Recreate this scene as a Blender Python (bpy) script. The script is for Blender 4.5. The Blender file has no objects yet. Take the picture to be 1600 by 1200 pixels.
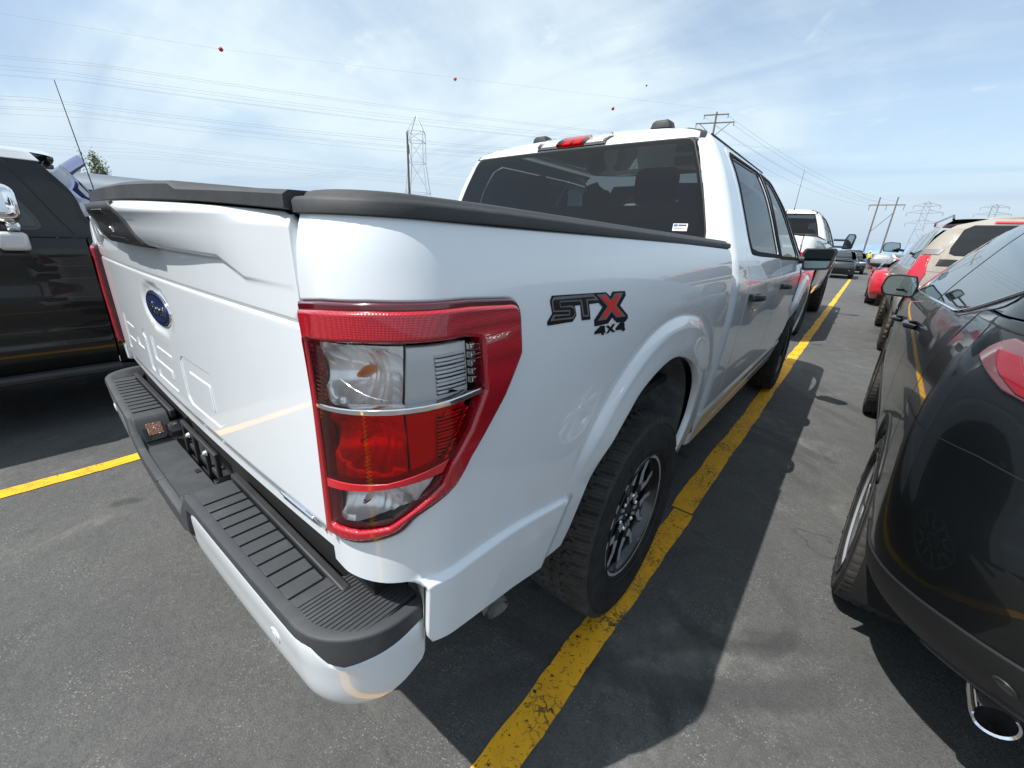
import bpy, bmesh, math, random
import numpy as np
from mathutils import Vector, Matrix
from mathutils.geometry import delaunay_2d_cdt
random.seed(7); rng = np.random.default_rng(7)
sc = bpy.context.scene
COL = sc.collection
PI = math.pi

# ------------------------------------------------------------------ camera
def make_camera(yaw, pitch, roll, f, cx, cy, cz):
    y, p, r = map(math.radians, (yaw, pitch, roll))
    fwd = Vector((-math.sin(y)*math.cos(p), math.cos(y)*math.cos(p), -math.sin(p)))
    right = Vector((math.cos(y), math.sin(y), 0)); up = right.cross(fwd)
    r2 = right*math.cos(r)+up*math.sin(r); u2 = -right*math.sin(r)+up*math.cos(r)
    cam = bpy.data.cameras.new('camera'); o = bpy.data.objects.new('camera', cam)
    M = Matrix((r2, u2, -fwd)).transposed().to_4x4(); M.translation = (cx, cy, cz)
    o.matrix_world = M; cam.sensor_width = 36; cam.lens = f/1600*36
    cam.clip_start = .02; cam.clip_end = 20000
    COL.objects.link(o); sc.camera = o
make_camera(38.8459, 19.5716, 2.6526, 639.58, 1.4267, -1.3175, 1.3961)

# ------------------------------------------------------------------ light
SUN = Vector((-.28, -.57, 1)).normalized()
sun_el = math.asin(SUN.z); sun_az = math.atan2(SUN.x, SUN.y)
ld = bpy.data.lights.new('sun', 'SUN'); lo = bpy.data.objects.new('sun', ld)
ld.energy = 4.0; ld.angle = math.radians(.5); ld.color = (1, .97, .925)
lo.rotation_euler = (-SUN).to_track_quat('-Z', 'Y').to_euler(); COL.objects.link(lo)
sc.view_settings.view_transform = 'Standard'; sc.view_settings.look = 'None'
sc.view_settings.exposure = .55; sc.view_settings.gamma = 1
sc.cycles.max_bounces = 8; sc.cycles.transparent_max_bounces = 16
sc.cycles.caustics_reflective = False; sc.cycles.caustics_refractive = False

W = bpy.data.worlds.new('World'); sc.world = W; W.use_nodes = True
def build_world():
    nt = W.node_tree; N = nt.nodes; L = nt.links; N.clear()
    def n(t, **k):
        a = N.new(t)
        for i, v in k.items(): setattr(a, i, v)
        return a
    sky = n('ShaderNodeTexSky', sky_type='NISHITA', sun_disc=False, sun_elevation=sun_el, sun_rotation=sun_az, air_density=1.0, dust_density=1.2, ozone_density=1.6)
    tc = n('ShaderNodeTexCoord'); sp = n('ShaderNodeSeparateXYZ'); L.new(tc.outputs['Generated'], sp.inputs[0])
    def m(op, a, b=None, c=None):
        x = n('ShaderNodeMath', operation=op)
        for i, v in enumerate((a, b, c)):
            if v is None: continue
            if hasattr(v, 'links'): L.new(v, x.inputs[i])
            else: x.inputs[i].default_value = v
        return x.outputs[0]
    zc = m('ADD', m('MAXIMUM', sp.outputs[2], 0.0), .10)
    u = m('DIVIDE', sp.outputs[0], zc); v = m('DIVIDE', sp.outputs[1], zc)
    cb = n('ShaderNodeCombineXYZ'); L.new(u, cb.inputs[0]); L.new(v, cb.inputs[1])
    def layer(scale, rot, sc3, detail, lo_, hi_, loc=(0, 0, 0), rough=.55, dist=.4):
        mp = n('ShaderNodeMapping'); mp.inputs['Location'].default_value = loc
        mp.inputs['Rotation'].default_value = (0, 0, math.radians(rot)); mp.inputs['Scale'].default_value = sc3
        L.new(cb.outputs[0], mp.inputs[0])
        t = n('ShaderNodeTexNoise'); t.inputs['Scale'].default_value = scale; t.inputs['Detail'].default_value = detail
        t.inputs['Roughness'].default_value = rough; t.inputs['Distortion'].default_value = dist
        L.new(mp.outputs[0], t.inputs['Vector'])
        r = n('ShaderNodeMapRange', interpolation_type='SMOOTHSTEP'); r.inputs['From Min'].default_value = lo_; r.inputs['From Max'].default_value = hi_
        L.new(t.outputs[0], r.inputs['Value']); return r.outputs[0]
    broad = layer(.42, 20, (1, .55, 1), 7, .33, .60, (3.1, 1.7, 0))
    wisp = layer(1.1, 62, (.35, 1.5, 1), 9, .42, .74, (.5, 9.3, 0), .62, .8)
    small = layer(3.2, 15, (1, 1, 1), 8, .58, .78, (4.4, 2.3, 0), .6, .5)
    dark = layer(.75, 75, (.35, 1.2, 1), 6, .5, .72, (7.7, 1.1, 0), .5, .6)
    cov = m('ADD', m('MULTIPLY', broad, .84), m('MULTIPLY', wisp, .20)); cov = m('ADD', cov, m('MULTIPLY', small, .34))
    # paler toward the horizon
    hz = n('ShaderNodeMapRange'); hz.inputs['From Min'].default_value = .0; hz.inputs['From Max'].default_value = .45
    hz.inputs['To Min'].default_value = .36; hz.inputs['To Max'].default_value = .16; L.new(sp.outputs[2], hz.inputs['Value'])
    cov = m('MINIMUM', m('ADD', cov, hz.outputs[0]), .96)
    cc = n('ShaderNodeMix', data_type='RGBA'); cc.inputs['A'].default_value = (5.9, 6.85, 7.3, 1); cc.inputs['B'].default_value = (3.3, 4.3, 5.7, 1)
    L.new(m('MULTIPLY', dark, .95), cc.inputs['Factor'])
    skb = n('ShaderNodeMix', data_type='RGBA', blend_type='MULTIPLY'); skb.inputs['Factor'].default_value = 1
    L.new(sky.outputs[0], skb.inputs['A']); skb.inputs['B'].default_value = (1.35, 1.33, 1.28, 1)
    mx = n('ShaderNodeMix', data_type='RGBA'); L.new(cov, mx.inputs['Factor'])
    L.new(skb.outputs['Result'], mx.inputs['A']); L.new(cc.outputs['Result'], mx.inputs['B'])
    hm = n('ShaderNodeMapRange', interpolation_type='SMOOTHSTEP'); hm.inputs['From Min'].default_value = -.02; hm.inputs['From Max'].default_value = .24
    hm.inputs['To Min'].default_value = .85; hm.inputs['To Max'].default_value = 0; L.new(sp.outputs[2], hm.inputs['Value'])
    m2 = n('ShaderNodeMix', data_type='RGBA'); L.new(hm.outputs[0], m2.inputs['Factor']); L.new(mx.outputs['Result'], m2.inputs['A']); m2.inputs['B'].default_value = (3.5, 4.5, 5.75, 1); mx = m2
    bg = n('ShaderNodeBackground'); bg.inputs['Strength'].default_value = .098; L.new(mx.outputs['Result'], bg.inputs[0])
    out = n('ShaderNodeOutputWorld'); L.new(bg.outputs[0], out.inputs[0])
build_world()

# ------------------------------------------------------------------ materials
MATS = {}
def newmat(name):
    m = bpy.data.materials.new(name); m.use_nodes = True; nt = m.node_tree
    return m, nt, nt.nodes['Principled BSDF']
def mat(name, col, rough=.5, metal=0, coat=0, bump=None, var=None, spec=.5, emis=None, anis=None):
    """bump=(scale,strength,distance)  var=(scale, colour2, lo, hi)"""
    if name in MATS: return MATS[name]
    m, nt, b = newmat(name); N = nt.nodes; L = nt.links
    c = tuple(col)+(1,)
    b.inputs['Base Color'].default_value = c; b.inputs['Roughness'].default_value = rough
    b.inputs['Metallic'].default_value = metal; b.inputs['Coat Weight'].default_value = coat
    b.inputs['Coat Roughness'].default_value = .02; b.inputs['Specular IOR Level'].default_value = spec
    if emis: b.inputs['Emission Color'].default_value = tuple(emis[0])+(1,); b.inputs['Emission Strength'].default_value = emis[1]
    tc = N.new('ShaderNodeTexCoord') if (bump or var) else None
    if var:
        t = N.new('ShaderNodeTexNoise'); t.inputs['Scale'].default_value = var[0]; t.inputs['Detail'].default_value = 8; t.inputs['Roughness'].default_value = .65
        L.new(tc.outputs['Object'], t.inputs['Vector'])
        r = N.new('ShaderNodeMapRange'); r.inputs['From Min'].default_value = var[2]; r.inputs['From Max'].default_value = var[3]; L.new(t.outputs[0], r.inputs['Value'])
        x = N.new('ShaderNodeMix'); x.data_type = 'RGBA'; L.new(r.outputs[0], x.inputs['Factor'])
        x.inputs['A'].default_value = c; x.inputs['B'].default_value = tuple(var[1])+(1,); L.new(x.outputs['Result'], b.inputs['Base Color'])
        if len(var) > 4:
            rr = N.new('ShaderNodeMapRange'); rr.inputs['To Min'].default_value = rough; rr.inputs['To Max'].default_value = var[4]
            L.new(r.outputs[0], rr.inputs['Value']); L.new(rr.outputs[0], b.inputs['Roughness'])
            if coat:
                rc = N.new('ShaderNodeMapRange'); rc.inputs['To Min'].default_value = coat; rc.inputs['To Max'].default_value = coat*.3
                L.new(r.outputs[0], rc.inputs['Value']); L.new(rc.outputs[0], b.inputs['Coat Weight'])
    if bump:
        t = N.new('ShaderNodeTexNoise'); t.inputs['Scale'].default_value = bump[0]; t.inputs['Detail'].default_value = 4
        L.new(tc.outputs['Object'], t.inputs['Vector'])
        bp = N.new('ShaderNodeBump'); bp.inputs['Strength'].default_value = bump[1]; bp.inputs['Distance'].default_value = bump[2]
        L.new(t.outputs[0], bp.inputs['Height']); L.new(bp.outputs[0], b.inputs['Normal'])
    MATS[name] = m; return m
def glassmat(name, tint, refl=1.0, rough=0.0, ior=1.5, bump=None):
    """thin glass: tinted see-through mixed with a Fresnel mirror"""
    if name in MATS: return MATS[name]
    m = bpy.data.materials.new(name); m.use_nodes = True; nt = m.node_tree; N = nt.nodes; L = nt.links; N.clear()
    tr = N.new('ShaderNodeBsdfTransparent'); tr.inputs[0].default_value = tuple(tint)+(1,)
    gl = N.new('ShaderNodeBsdfGlossy'); gl.inputs['Roughness'].default_value = rough; gl.inputs[0].default_value = (refl, refl, refl, 1)
    fr = N.new('ShaderNodeFresnel'); fr.inputs[0].default_value = ior
    mx = N.new('ShaderNodeMixShader'); L.new(fr.outputs[0], mx.inputs[0]); L.new(tr.outputs[0], mx.inputs[1]); L.new(gl.outputs[0], mx.inputs[2])
    if bump:
        tc = N.new('ShaderNodeTexCoord'); wv = N.new('ShaderNodeTexWave'); wv.bands_direction = 'Z'; wv.inputs['Scale'].default_value = bump[0]
        wv.inputs['Distortion'].default_value = .0
        L.new(tc.outputs['Object'], wv.inputs[0]); bp = N.new('ShaderNodeBump'); bp.inputs['Strength'].default_value = bump[1]; bp.inputs['Distance'].default_value = .001
        L.new(wv.outputs['Fac'], bp.inputs['Height']); L.new(bp.outputs[0], gl.inputs['Normal'])
    o = N.new('ShaderNodeOutputMaterial'); L.new(mx.outputs[0], o.inputs[0]); MATS[name] = m; return m

white = mat('white_paint', (.785, .825, .86), .32, coat=.9, bump=(900, .012, .001), var=(2.2, (.75, .785, .815), .35, .7))
white2 = mat('white_paint_far', (.76, .77, .77), .35, coat=.9)
blackp = mat('black_paint', (.005, .0055, .006), .3, coat=.55, spec=.25, bump=(700, .012, .001))
greyp = mat('charcoal_metallic_paint', (.0040, .0050, .0056), .3, metal=.0, coat=.7, spec=.3, bump=(700, .012, .001))
plastic = mat('black_plastic', (.021, .022, .024), .55, bump=(1400, .35, .0006), var=(9, (.036, .037, .039), .45, .75))
pad_m = mat('step_pad_plastic', (.040, .043, .047), .62, bump=(1100, .4, .0006), var=(11, (.075, .077, .08), .5, .85))
cap_m = mat('rail_cap_plastic', (.028, .029, .031), .6, bump=(900, .6, .0008), var=(7, (.06, .061, .063), .5, .8))
trim = mat('gloss_black_trim', (.006, .006, .007), .2, coat=.6)
seal = mat('rubber_seal', (.008, .008, .009), .6)
frame_m = mat('window_frame_plastic', (.008, .008, .009), .75, spec=.12)
chrome = mat('chrome', (.85, .86, .88), .08, metal=1)
satin = mat('machined_aluminium', (.58, .58, .59), .4, metal=.35)
silver = mat('silver_rim_paint', (.58, .60, .62), .3, metal=.5, coat=.6)
rimblack = mat('black_rim_paint', (.010, .0105, .012), .3, coat=.7)
dark = mat('underbody_black', (.006, .006, .006), .8)
steel = mat('dull_steel', (.36, .35, .335), .5, metal=.3, bump=(60, .3, .002), var=(25, (.05, .042, .035), .4, .7))
liner = mat('wheel_well_liner', (.10, .105, .11), .75, bump=(120, .4, .002), var=(14, (.20, .20, .195), .45, .75))
def tyre_mat(name, c1, c2):
    return mat(name, c1, .78, var=(18, c2, .4, .75), bump=(300, .25, .001), spec=.3)
rubber = tyre_mat('tyre_rubber', (.021, .021, .022), (.046, .045, .043))
rubber_dirty = tyre_mat('muddy_tyre_rubber', (.022, .019, .016), (.085, .068, .05))
glass_t = glassmat('privacy_glass', (.115, .135, .135))
glass_s = glassmat('privacy_side_glass', (.08, .095, .10), .55)
glass_c = glassmat('clear_glass', (.72, .80, .78))
glass_o = mat('dark_window_glass', (.006, .008, .009), .02, spec=.7)
seat_m = mat('seat_cloth', (.012, .012, .013), .9)
mirror_m = mat('mirror_glass', (.42, .50, .48), .01, metal=1)
red_o = None
def lens_red():
    m, nt, b = newmat('red_reflex_lens'); N = nt.nodes; L = nt.links
    b.inputs['Base Color'].default_value = (.42, .002, .014, 1); b.inputs['Roughness'].default_value = .32
    b.inputs['Coat Weight'].default_value = 1; b.inputs['Coat Roughness'].default_value = .015
    tc = N.new('ShaderNodeTexCoord'); v = N.new('ShaderNodeTexVoronoi'); v.inputs['Scale'].default_value = 330; v.inputs['Randomness'].default_value = .12
    L.new(tc.outputs['Object'], v.inputs['Vector'])
    r = N.new('ShaderNodeMapRange'); r.inputs['From Min'].default_value = .0; r.inputs['From Max'].default_value = .6; L.new(v.outputs['Distance'], r.inputs['Value'])
    x = N.new('ShaderNodeMix'); x.data_type = 'RGBA'; L.new(r.outputs[0], x.inputs['Factor']); x.inputs['A'].default_value = (.74, .003, .022, 1); x.inputs['B'].default_value = (.30, .0, .009, 1)
    L.new(x.outputs['Result'], b.inputs['Base Color'])
    bp = N.new('ShaderNodeBump'); bp.inputs['Strength'].default_value = .5; bp.inputs['Distance'].default_value = .001
    L.new(v.outputs['Distance'], bp.inputs['Height']); L.new(bp.outputs[0], b.inputs['Normal']); return m
red_o = lens_red()
red_dark = mat('dark_red_lens_rim', (.085, .002, .008), .2, coat=1)
red_g = mat('red_lens', (.60, .004, .016), .22, coat=1)
lens_c = glassmat('clear_ribbed_lens', (.96, .96, .96), .95, .04, 1.45, (48, .12))
lens_r = glassmat('red_ribbed_lens', (.95, .012, .03), .95, .04, 1.45, (48, .12))
reflector = mat('lamp_reflector', (.97, .975, .98), .2, metal=.35, coat=.8)
plate_m = mat('lamp_plate', (.90, .91, .92), .35, metal=0, coat=.4)
amber = mat('amber_bulb', (.95, .25, .02), .15, coat=1)
paper = mat('white_sticker', (.8, .82, .82), .5)
blue_m = mat('sticker_blue', (.02, .08, .4), .4)

# ------------------------------------------------------------------ mesh helpers
def link(name, me, m, parent=None, smooth=True, angle=None):
    o = bpy.data.objects.new(name, me); COL.objects.link(o)
    if m is not None:
        for x in (m if isinstance(m, (list, tuple)) else [m]): me.materials.append(x)
    if smooth:
        me.shade_smooth()
        if angle: me.set_sharp_from_angle(angle=math.radians(angle))
    if parent is not None: o.parent = parent
    return o
def tag(o, label=None, cat=None, group=None, kind=None):
    if label: o['label'] = label
    if cat: o['category'] = cat
    if group: o['group'] = group
    if kind: o['kind'] = kind
    return o
def thing(name, label, cat, loc=(0, 0, 0), rz=0, group=None):
    o = bpy.data.objects.new(name, None); COL.objects.link(o); o.location = loc; o.rotation_euler = (0, 0, rz)
    o.empty_display_size = .2
    return tag(o, label, cat, group)
class MB:
    def __init__(s): s.v = []; s.f = []; s.m = []
    def add(s, v, f, mi=0):
        b = len(s.v); s.v += [tuple(map(float, p)) for p in v]; s.f += [tuple(i+b for i in q) for q in f]; s.m += [mi]*len(f); return s
    def box(s, c, d, R=None, mi=0):
        v = [Vector((x*d[0]/2, y*d[1]/2, z*d[2]/2)) for x in (-1, 1) for y in (-1, 1) for z in (-1, 1)]
        if R is not None: v = [R @ p for p in v]
        v = [p+Vector(c) for p in v]
        return s.add(v, [(0, 1, 3, 2), (4, 6, 7, 5), (0, 4, 5, 1), (2, 3, 7, 6), (0, 2, 6, 4), (1, 5, 7, 3)], mi)
    def tube(s, pts, r, n=10, mi=0, cap=True):
        pts = [Vector(p) for p in pts]; rr = r if isinstance(r, (list, tuple)) else [r]*len(pts); V = []
        ref = None
        for i, p in enumerate(pts):
            t = (pts[min(i+1, len(pts)-1)]-pts[max(i-1, 0)]).normalized()
            if ref is None: ref = t.orthogonal().normalized()
            ref = (ref-t*ref.dot(t)).normalized(); b = t.cross(ref)
            for k in range(n):
                a = 2*PI*k/n; V.append(p+(ref*math.cos(a)+b*math.sin(a))*rr[i])
        F = [(i*n+k, i*n+(k+1) % n, (i+1)*n+(k+1) % n, (i+1)*n+k) for i in range(len(pts)-1) for k in range(n)]
        if cap: F += [tuple(reversed(range(n))), tuple((len(pts)-1)*n+k for k in range(n))]
        return s.add(V, F, mi)
    def lathe(s, prof, n=48, axis='x', c=(0, 0, 0), mi=0, closed=False):
        V = []
        for r, h in prof:
            for k in range(n):
                a = 2*PI*k/n; ca, sa = r*math.cos(a), r*math.sin(a)
                V.append({'x': (h, ca, sa), 'y': (ca, h, sa), 'z': (ca, sa, h)}[axis])
        V = [(p[0]+c[0], p[1]+c[1], p[2]+c[2]) for p in V]
        m = len(prof); F = []
        for i in range(m if closed else m-1):
            j = (i+1) % m
            for k in range(n): F.append((i*n+k, i*n+(k+1) % n, j*n+(k+1) % n, j*n+k))
        return s.add(V, F, mi)
    def prism(s, poly, T, h0, h1, mi=0):
        """extrude 2-D polygon; T(u,v,h)->xyz"""
        n = len(poly); V = [T(u, v, h0) for u, v in poly]+[T(u, v, h1) for u, v in poly]
        return s.add(V, [tuple(range(n-1, -1, -1)), tuple(range(n, 2*n))]+[(i, (i+1) % n, n+(i+1) % n, n+i) for i in range(n)], mi)
    def mesh(s, name):
        me = bpy.data.meshes.new(name); me.from_pydata(s.v, [], s.f); me.update()
        me.polygons.foreach_set('material_index', s.m)
        bm = bmesh.new(); bm.from_mesh(me); bmesh.ops.recalc_face_normals(bm, faces=bm.faces); bm.to_mesh(me); bm.free(); return me
    def obj(s, name, m, parent=None, smooth=True, angle=35, bevel=0, seg=2):
        o = link(name, s.mesh(name), m, parent, smooth, angle)
        if bevel:
            md = o.modifiers.new('bevel', 'BEVEL'); md.width = bevel; md.segments = seg; md.limit_method = 'ANGLE'; md.angle_limit = math.radians(35); md.harden_normals = False
        return o
def rp(pts, r, n=5):
    """polygon with rounded corners; r scalar or list"""
    out = []; m = len(pts)
    for i in range(m):
        p = np.array(pts[i][:2], float); a = np.array(pts[i-1][:2], float)-p; b = np.array(pts[(i+1) % m][:2], float)-p
        ri = r[i] if isinstance(r, (list, tuple)) else r
        la, lb = np.linalg.norm(a), np.linalg.norm(b)
        if ri <= 0 or la < 1e-9 or lb < 1e-9: out.append(tuple(p)); continue
        a /= la; b /= lb; ang = math.acos(max(-1, min(1, a @ b)))
        if ang > 3.05: out.append(tuple(p)); continue
        t = min(ri/math.tan(ang/2), la*.45, lb*.45)
        p0, p1 = p+a*t, p+b*t
        for k in range(n+1):
            u = k/n; q = (1-u)**2*p0+2*u*(1-u)*p+u*u*p1; out.append(tuple(q))
    return out
def resample(poly, step):
    out = []; n = len(poly)
    for i in range(n):
        a = np.array(poly[i]); b = np.array(poly[(i+1) % n]); d = np.linalg.norm(b-a)
        if d < 1e-7: continue
        k = max(1, int(math.ceil(d/step)))
        for j in range(k): out.append(a+(b-a)*j/k)
    return np.array(out)
def area(P): x, y = P[:, 0], P[:, 1]; return .5*np.sum(x*np.roll(y, -1)-np.roll(x, -1)*y)
def inset(P, e):
    """P ccw; move inward by e"""
    d = np.roll(P, -1, 0)-P; d /= (np.linalg.norm(d, axis=1)[:, None]+1e-12); nn = np.stack([-d[:, 1], d[:, 0]], 1)
    n2 = nn+np.roll(nn, 1, 0); l = np.linalg.norm(n2, axis=1)[:, None]; n2 = n2/np.maximum(l, .3)
    k = 1/np.maximum((n2*nn).sum(1), .5); return P+n2*(e*k)[:, None]
def inpoly(P, Q):
    x, y = Q[:, 0], Q[:, 1]; c = np.zeros(len(Q), bool); n = len(P)
    for i in range(n):
        x1, y1 = P[i]; x2, y2 = P[(i+1) % n]
        if y1 == y2: continue
        m = ((y1 > y) != (y2 > y)) & (x < (x2-x1)*(y-y1)/(y2-y1)+x1); c ^= m
    return c
def mindist(P, Q):
    D = np.full(len(Q), 1e9)
    for i in range(len(P)):
        a = P[i]; b = P[(i+1) % len(P)]; d = b-a; L2 = d @ d+1e-18
        t = np.clip(((Q-a) @ d)/L2, 0, 1); D = np.minimum(D, np.hypot(*(Q-a-t[:, None]*d).T))
    return D
def fnormal(F, a, z, h=1.5e-3):
    n = np.cross(F(a+h, z)-F(a-h, z), F(a, z+h)-F(a, z-h)); l = np.linalg.norm(n, axis=1)[:, None]; return n/np.maximum(l, 1e-12)
def panel(name, outline, F, m, parent, holes=(), step=.02, rim=.012, edge=.003, off=0.0, mirror=False, dz=0, lines=(), flip=False, hrim=None):
    """a sheet with rolled edges, cut to `outline` on surface F(a,z)->xyz (normal = dF/da x dF/dz)"""
    out = resample(outline, step)
    if area(out) < 0: out = out[::-1]
    hs = []
    for h in holes:
        h = resample(h, step)
        if area(h) > 0: h = h[::-1]
        hs.append(h)
    rings = [out]+hs; ins = [inset(r, edge) if edge > 0 else r.copy() for r in rings]
    lo, hi = out.min(0), out.max(0)
    gx, gz = np.meshgrid(np.arange(lo[0]+step*.5, hi[0], step), np.arange(lo[1]+step*.5, hi[1], step)); G = np.stack([gx.ravel(), gz.ravel()], 1)
    if len(G):
        k = inpoly(ins[0], G)
        for h in ins[1:]: k &= ~inpoly(h, G)
        G = G[k]
    if 1:
        for ln in lines:
            ln = np.array(ln, float); ext = []
            for i in range(len(ln)-1):
                d = ln[i+1]-ln[i]; L_ = np.linalg.norm(d); n_ = np.array([-d[1], d[0]])/L_
                for k_ in range(int(L_/.012)):
                    for o_ in (-.012, -.007, -.002, .003, .008): ext.append(ln[i]+d*(k_*.012/L_)+n_*o_)
            ext = np.array(ext); kk = inpoly(ins[0], ext)
            for h in ins[1:]: kk &= ~inpoly(h, ext)
            ext = ext[kk]; dd = np.full(len(G), 1e9)
            for i in range(len(ln)-1): dd = np.minimum(dd, mindist(ln[i:i+2], G))
            G = np.concatenate([G[dd > .018], ext])
        for r in ins:
            if len(G): G = G[mindist(r, G) > min(step*.35, .004 if len(lines) else 1)]
    pts = [Vector(p) for r in ins for p in r]; edges = []; b = 0
    for r in ins:
        n = len(r); edges += [(b+i, b+(i+1) % n) for i in range(n)]; b += n
    nb = len(pts); pts += [Vector(p) for p in G]
    v2, e2, f2, ov, oe, of = delaunay_2d_cdt(pts, edges, [], 2 if hs else 1, 1e-7)
    A = np.array([[p[0], p[1]] for p in v2]); f2 = [tuple(f) for f in f2]
    if hs:   # drop any face inside a hole
        cen = np.array([A[list(f)].mean(0) for f in f2]); bad = ~inpoly(ins[0], cen)
        for h in ins[1:]: bad |= inpoly(h, cen)
        f2 = [f for f, q in zip(f2, bad) if not q]
    f2 = [f if area(A[list(f)]) > 0 else f[::-1] for f in f2]
    nrm = fnormal(F, A[:, 0], A[:, 1]); P = F(A[:, 0], A[:, 1])+nrm*off
    verts = [P]; norms = [nrm]; base = len(P); faces = list(f2)
    o2n = {}
    for newi, lst in enumerate(ov):
        for q in lst: o2n[q] = newi
    b = 0
    if rim > 0:
        for ri_, (r, q) in enumerate(zip(rings, ins)):
            n = len(r); rm_ = rim if (ri_ == 0 or hrim is None) else hrim; i0 = [o2n.get(b+i, None) for i in range(n)]; b += n
            if any(x is None for x in i0): continue
            nr = fnormal(F, r[:, 0], r[:, 1]); Pr = F(r[:, 0], r[:, 1])+nr*off; Pi = P[i0]
            side = Pr-Pi; side -= (side*nr).sum(1)[:, None]*nr; side /= np.linalg.norm(side, axis=1)[:, None]+1e-12
            if edge <= 0:
                side = np.cross(np.roll(Pr, -1, 0)-np.roll(Pr, 1, 0), nr); side /= np.linalg.norm(side, axis=1)[:, None]+1e-12
            e = max(edge, 0)
            R1 = Pr-nr*e*.7; R2 = Pr-nr*(rm_+e)
            n1 = nr*.35+side*.94; n2 = side
            verts += [R1, R2]; norms += [n1, n2]
            for i in range(n):
                j = (i+1) % n
                faces.append((i0[i], base+i, base+j, i0[j])); faces.append((base+i, base+n+i, base+n+j, base+j))
            base += 2*n
    V = np.concatenate(verts); Nn = np.concatenate(norms); Nn /= np.linalg.norm(Nn, axis=1)[:, None]+1e-12
    fl = mirror != flip
    if mirror: V[:, 0] *= -1; Nn[:, 0] *= -1
    if flip: Nn *= -1
    if fl: faces = [f[::-1] for f in faces]
    V[:, 2] += dz
    me = bpy.data.meshes.new(name); me.from_pydata(V.tolist(), [], [tuple(int(i) for i in f) for f in faces]); me.update()
    o = link(name, me, m, parent)
    try: me.normals_split_custom_set_from_vertices(Nn.tolist())
    except Exception as ex: print('normals', ex)
    return o

# ------------------------------------------------------------------ plan-lofted shells
def mono(xk, yk):
    xk = np.array(xk, float); yk = np.array(yk, float); d = np.diff(yk)/np.diff(xk); m = np.zeros(len(xk)); m[1:-1] = (d[1:]+d[:-1])/2; m[0] = d[0]; m[-1] = d[-1]
    for i in range(len(d)):
        if d[i] == 0: m[i] = m[i+1] = 0
        else:
            a, b = m[i]/d[i], m[i+1]/d[i]
            if a < 0: m[i] = 0
            if b < 0: m[i+1] = 0
            s = a*a+b*b
            if s > 9: t = 3/math.sqrt(s); m[i] = t*a*d[i]; m[i+1] = t*b*d[i]
    def f(x):
        x = np.clip(x, xk[0], xk[-1]); i = np.clip(np.searchsorted(xk, x)-1, 0, len(xk)-2); h = xk[i+1]-xk[i]; t = (x-xk[i])/h
        return (2*t**3-3*t**2+1)*yk[i]+(t**3-2*t**2+t)*h*m[i]+(-2*t**3+3*t**2)*yk[i+1]+(t**3-t**2)*h*m[i+1]
    return f
def sst(e0, e1, x): t = np.clip((x-e0)/(e1-e0), 0, 1); return t*t*(3-2*t)
class Shell:
    """levels: (z, y_rear, y_front, half width, rx, ry, fx, fy); bow rear/front, taper of the plan"""
    def __init__(s, levels, br=0, bf=0, tw=0, tr=0, disp=None, x0=0):
        L = np.array(levels, float); s.f = [mono(L[:, 0], L[:, i]) for i in range(1, 8)]; s.br, s.bf, s.tw, s.tr, s.disp, s.x0 = br, bf, tw, tr, disp, x0
        s.zmin, s.zmax = L[0, 0], L[-1, 0]
    def prm(s, z): return [f(z) for f in s.f]
    def base(s, a, z):
        yr, yf, w, rx, ry, fx, fy = s.prm(z)
        LR = (rx+ry)*PI/4; LF = (fx+fy)*PI/4
        x = w+0*a; y = a+0.0
        d = (yr+ry)-a; k = d > 0; th = np.clip(d/LR, 0, 1)*PI/2
        x = np.where(k, w-rx+rx*np.cos(th), x); y = np.where(k, yr+ry-ry*np.sin(th), y)
        e = np.maximum(d-LR, 0); x = np.where(k, x-e, x)
        d2 = a-(yf-fy); k2 = d2 > 0; th = np.clip(d2/LF, 0, 1)*PI/2
        x = np.where(k2, w-fx+fx*np.cos(th), x); y = np.where(k2, yf-fy+fy*np.sin(th), y)
        e = np.maximum(d2-LF, 0); x = np.where(k2, x-e, x)
        q = 1-(x/w)**2
        y = np.where(a < (yr+yf)/2, y-s.br*q, y+s.bf*q)
        u = (y-(yr+yf)/2)/((yf-yr)/2)
        x = x*(1-s.tw*np.clip(u, 0, 1.2)**3-s.tr*np.clip(-u, 0, 1.2)**3)
        return np.stack([x, y, z+0*a], 1)
    def __call__(s, a, z):
        a = np.asarray(a, float); z = np.asarray(z, float); P = s.base(a, z)
        if s.disp is not None:
            n = fnormal(s.base, a, z); P = P+n*s.disp(P[:, 1], z, P[:, 0])[:, None]
        if s.x0: P = P+np.array([s.x0, 0, 0])
        return P
    def R(s, x, z):           # rear coordinate of a given |x|
        yr, yf, w, rx, ry, fx, fy = [float(v) for v in s.prm(z)]; L = (rx+ry)*PI/4
        if x <= w-rx: return (yr+ry-L-(w-rx-x), z)
        return (yr+ry-L*math.acos(min(1, (x-w+rx)/rx))/(PI/2), z)
    def F_(s, x, z):
        yr, yf, w, rx, ry, fx, fy = [float(v) for v in s.prm(z)]; L = (fx+fy)*PI/4
        if x <= w-fx: return (yf-fy+L+(w-fx-x), z)
        return (yf-fy+L*math.acos(min(1, (x-w+fx)/fx))/(PI/2), z)
def arc(cx, cz, r, a0, a1, n=16, rz=None):
    rz = rz or r
    return [(cx+r*math.cos(math.radians(a0+(a1-a0)*i/n)), cz+rz*math.sin(math.radians(a0+(a1-a0)*i/n))) for i in range(n+1)]
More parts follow.
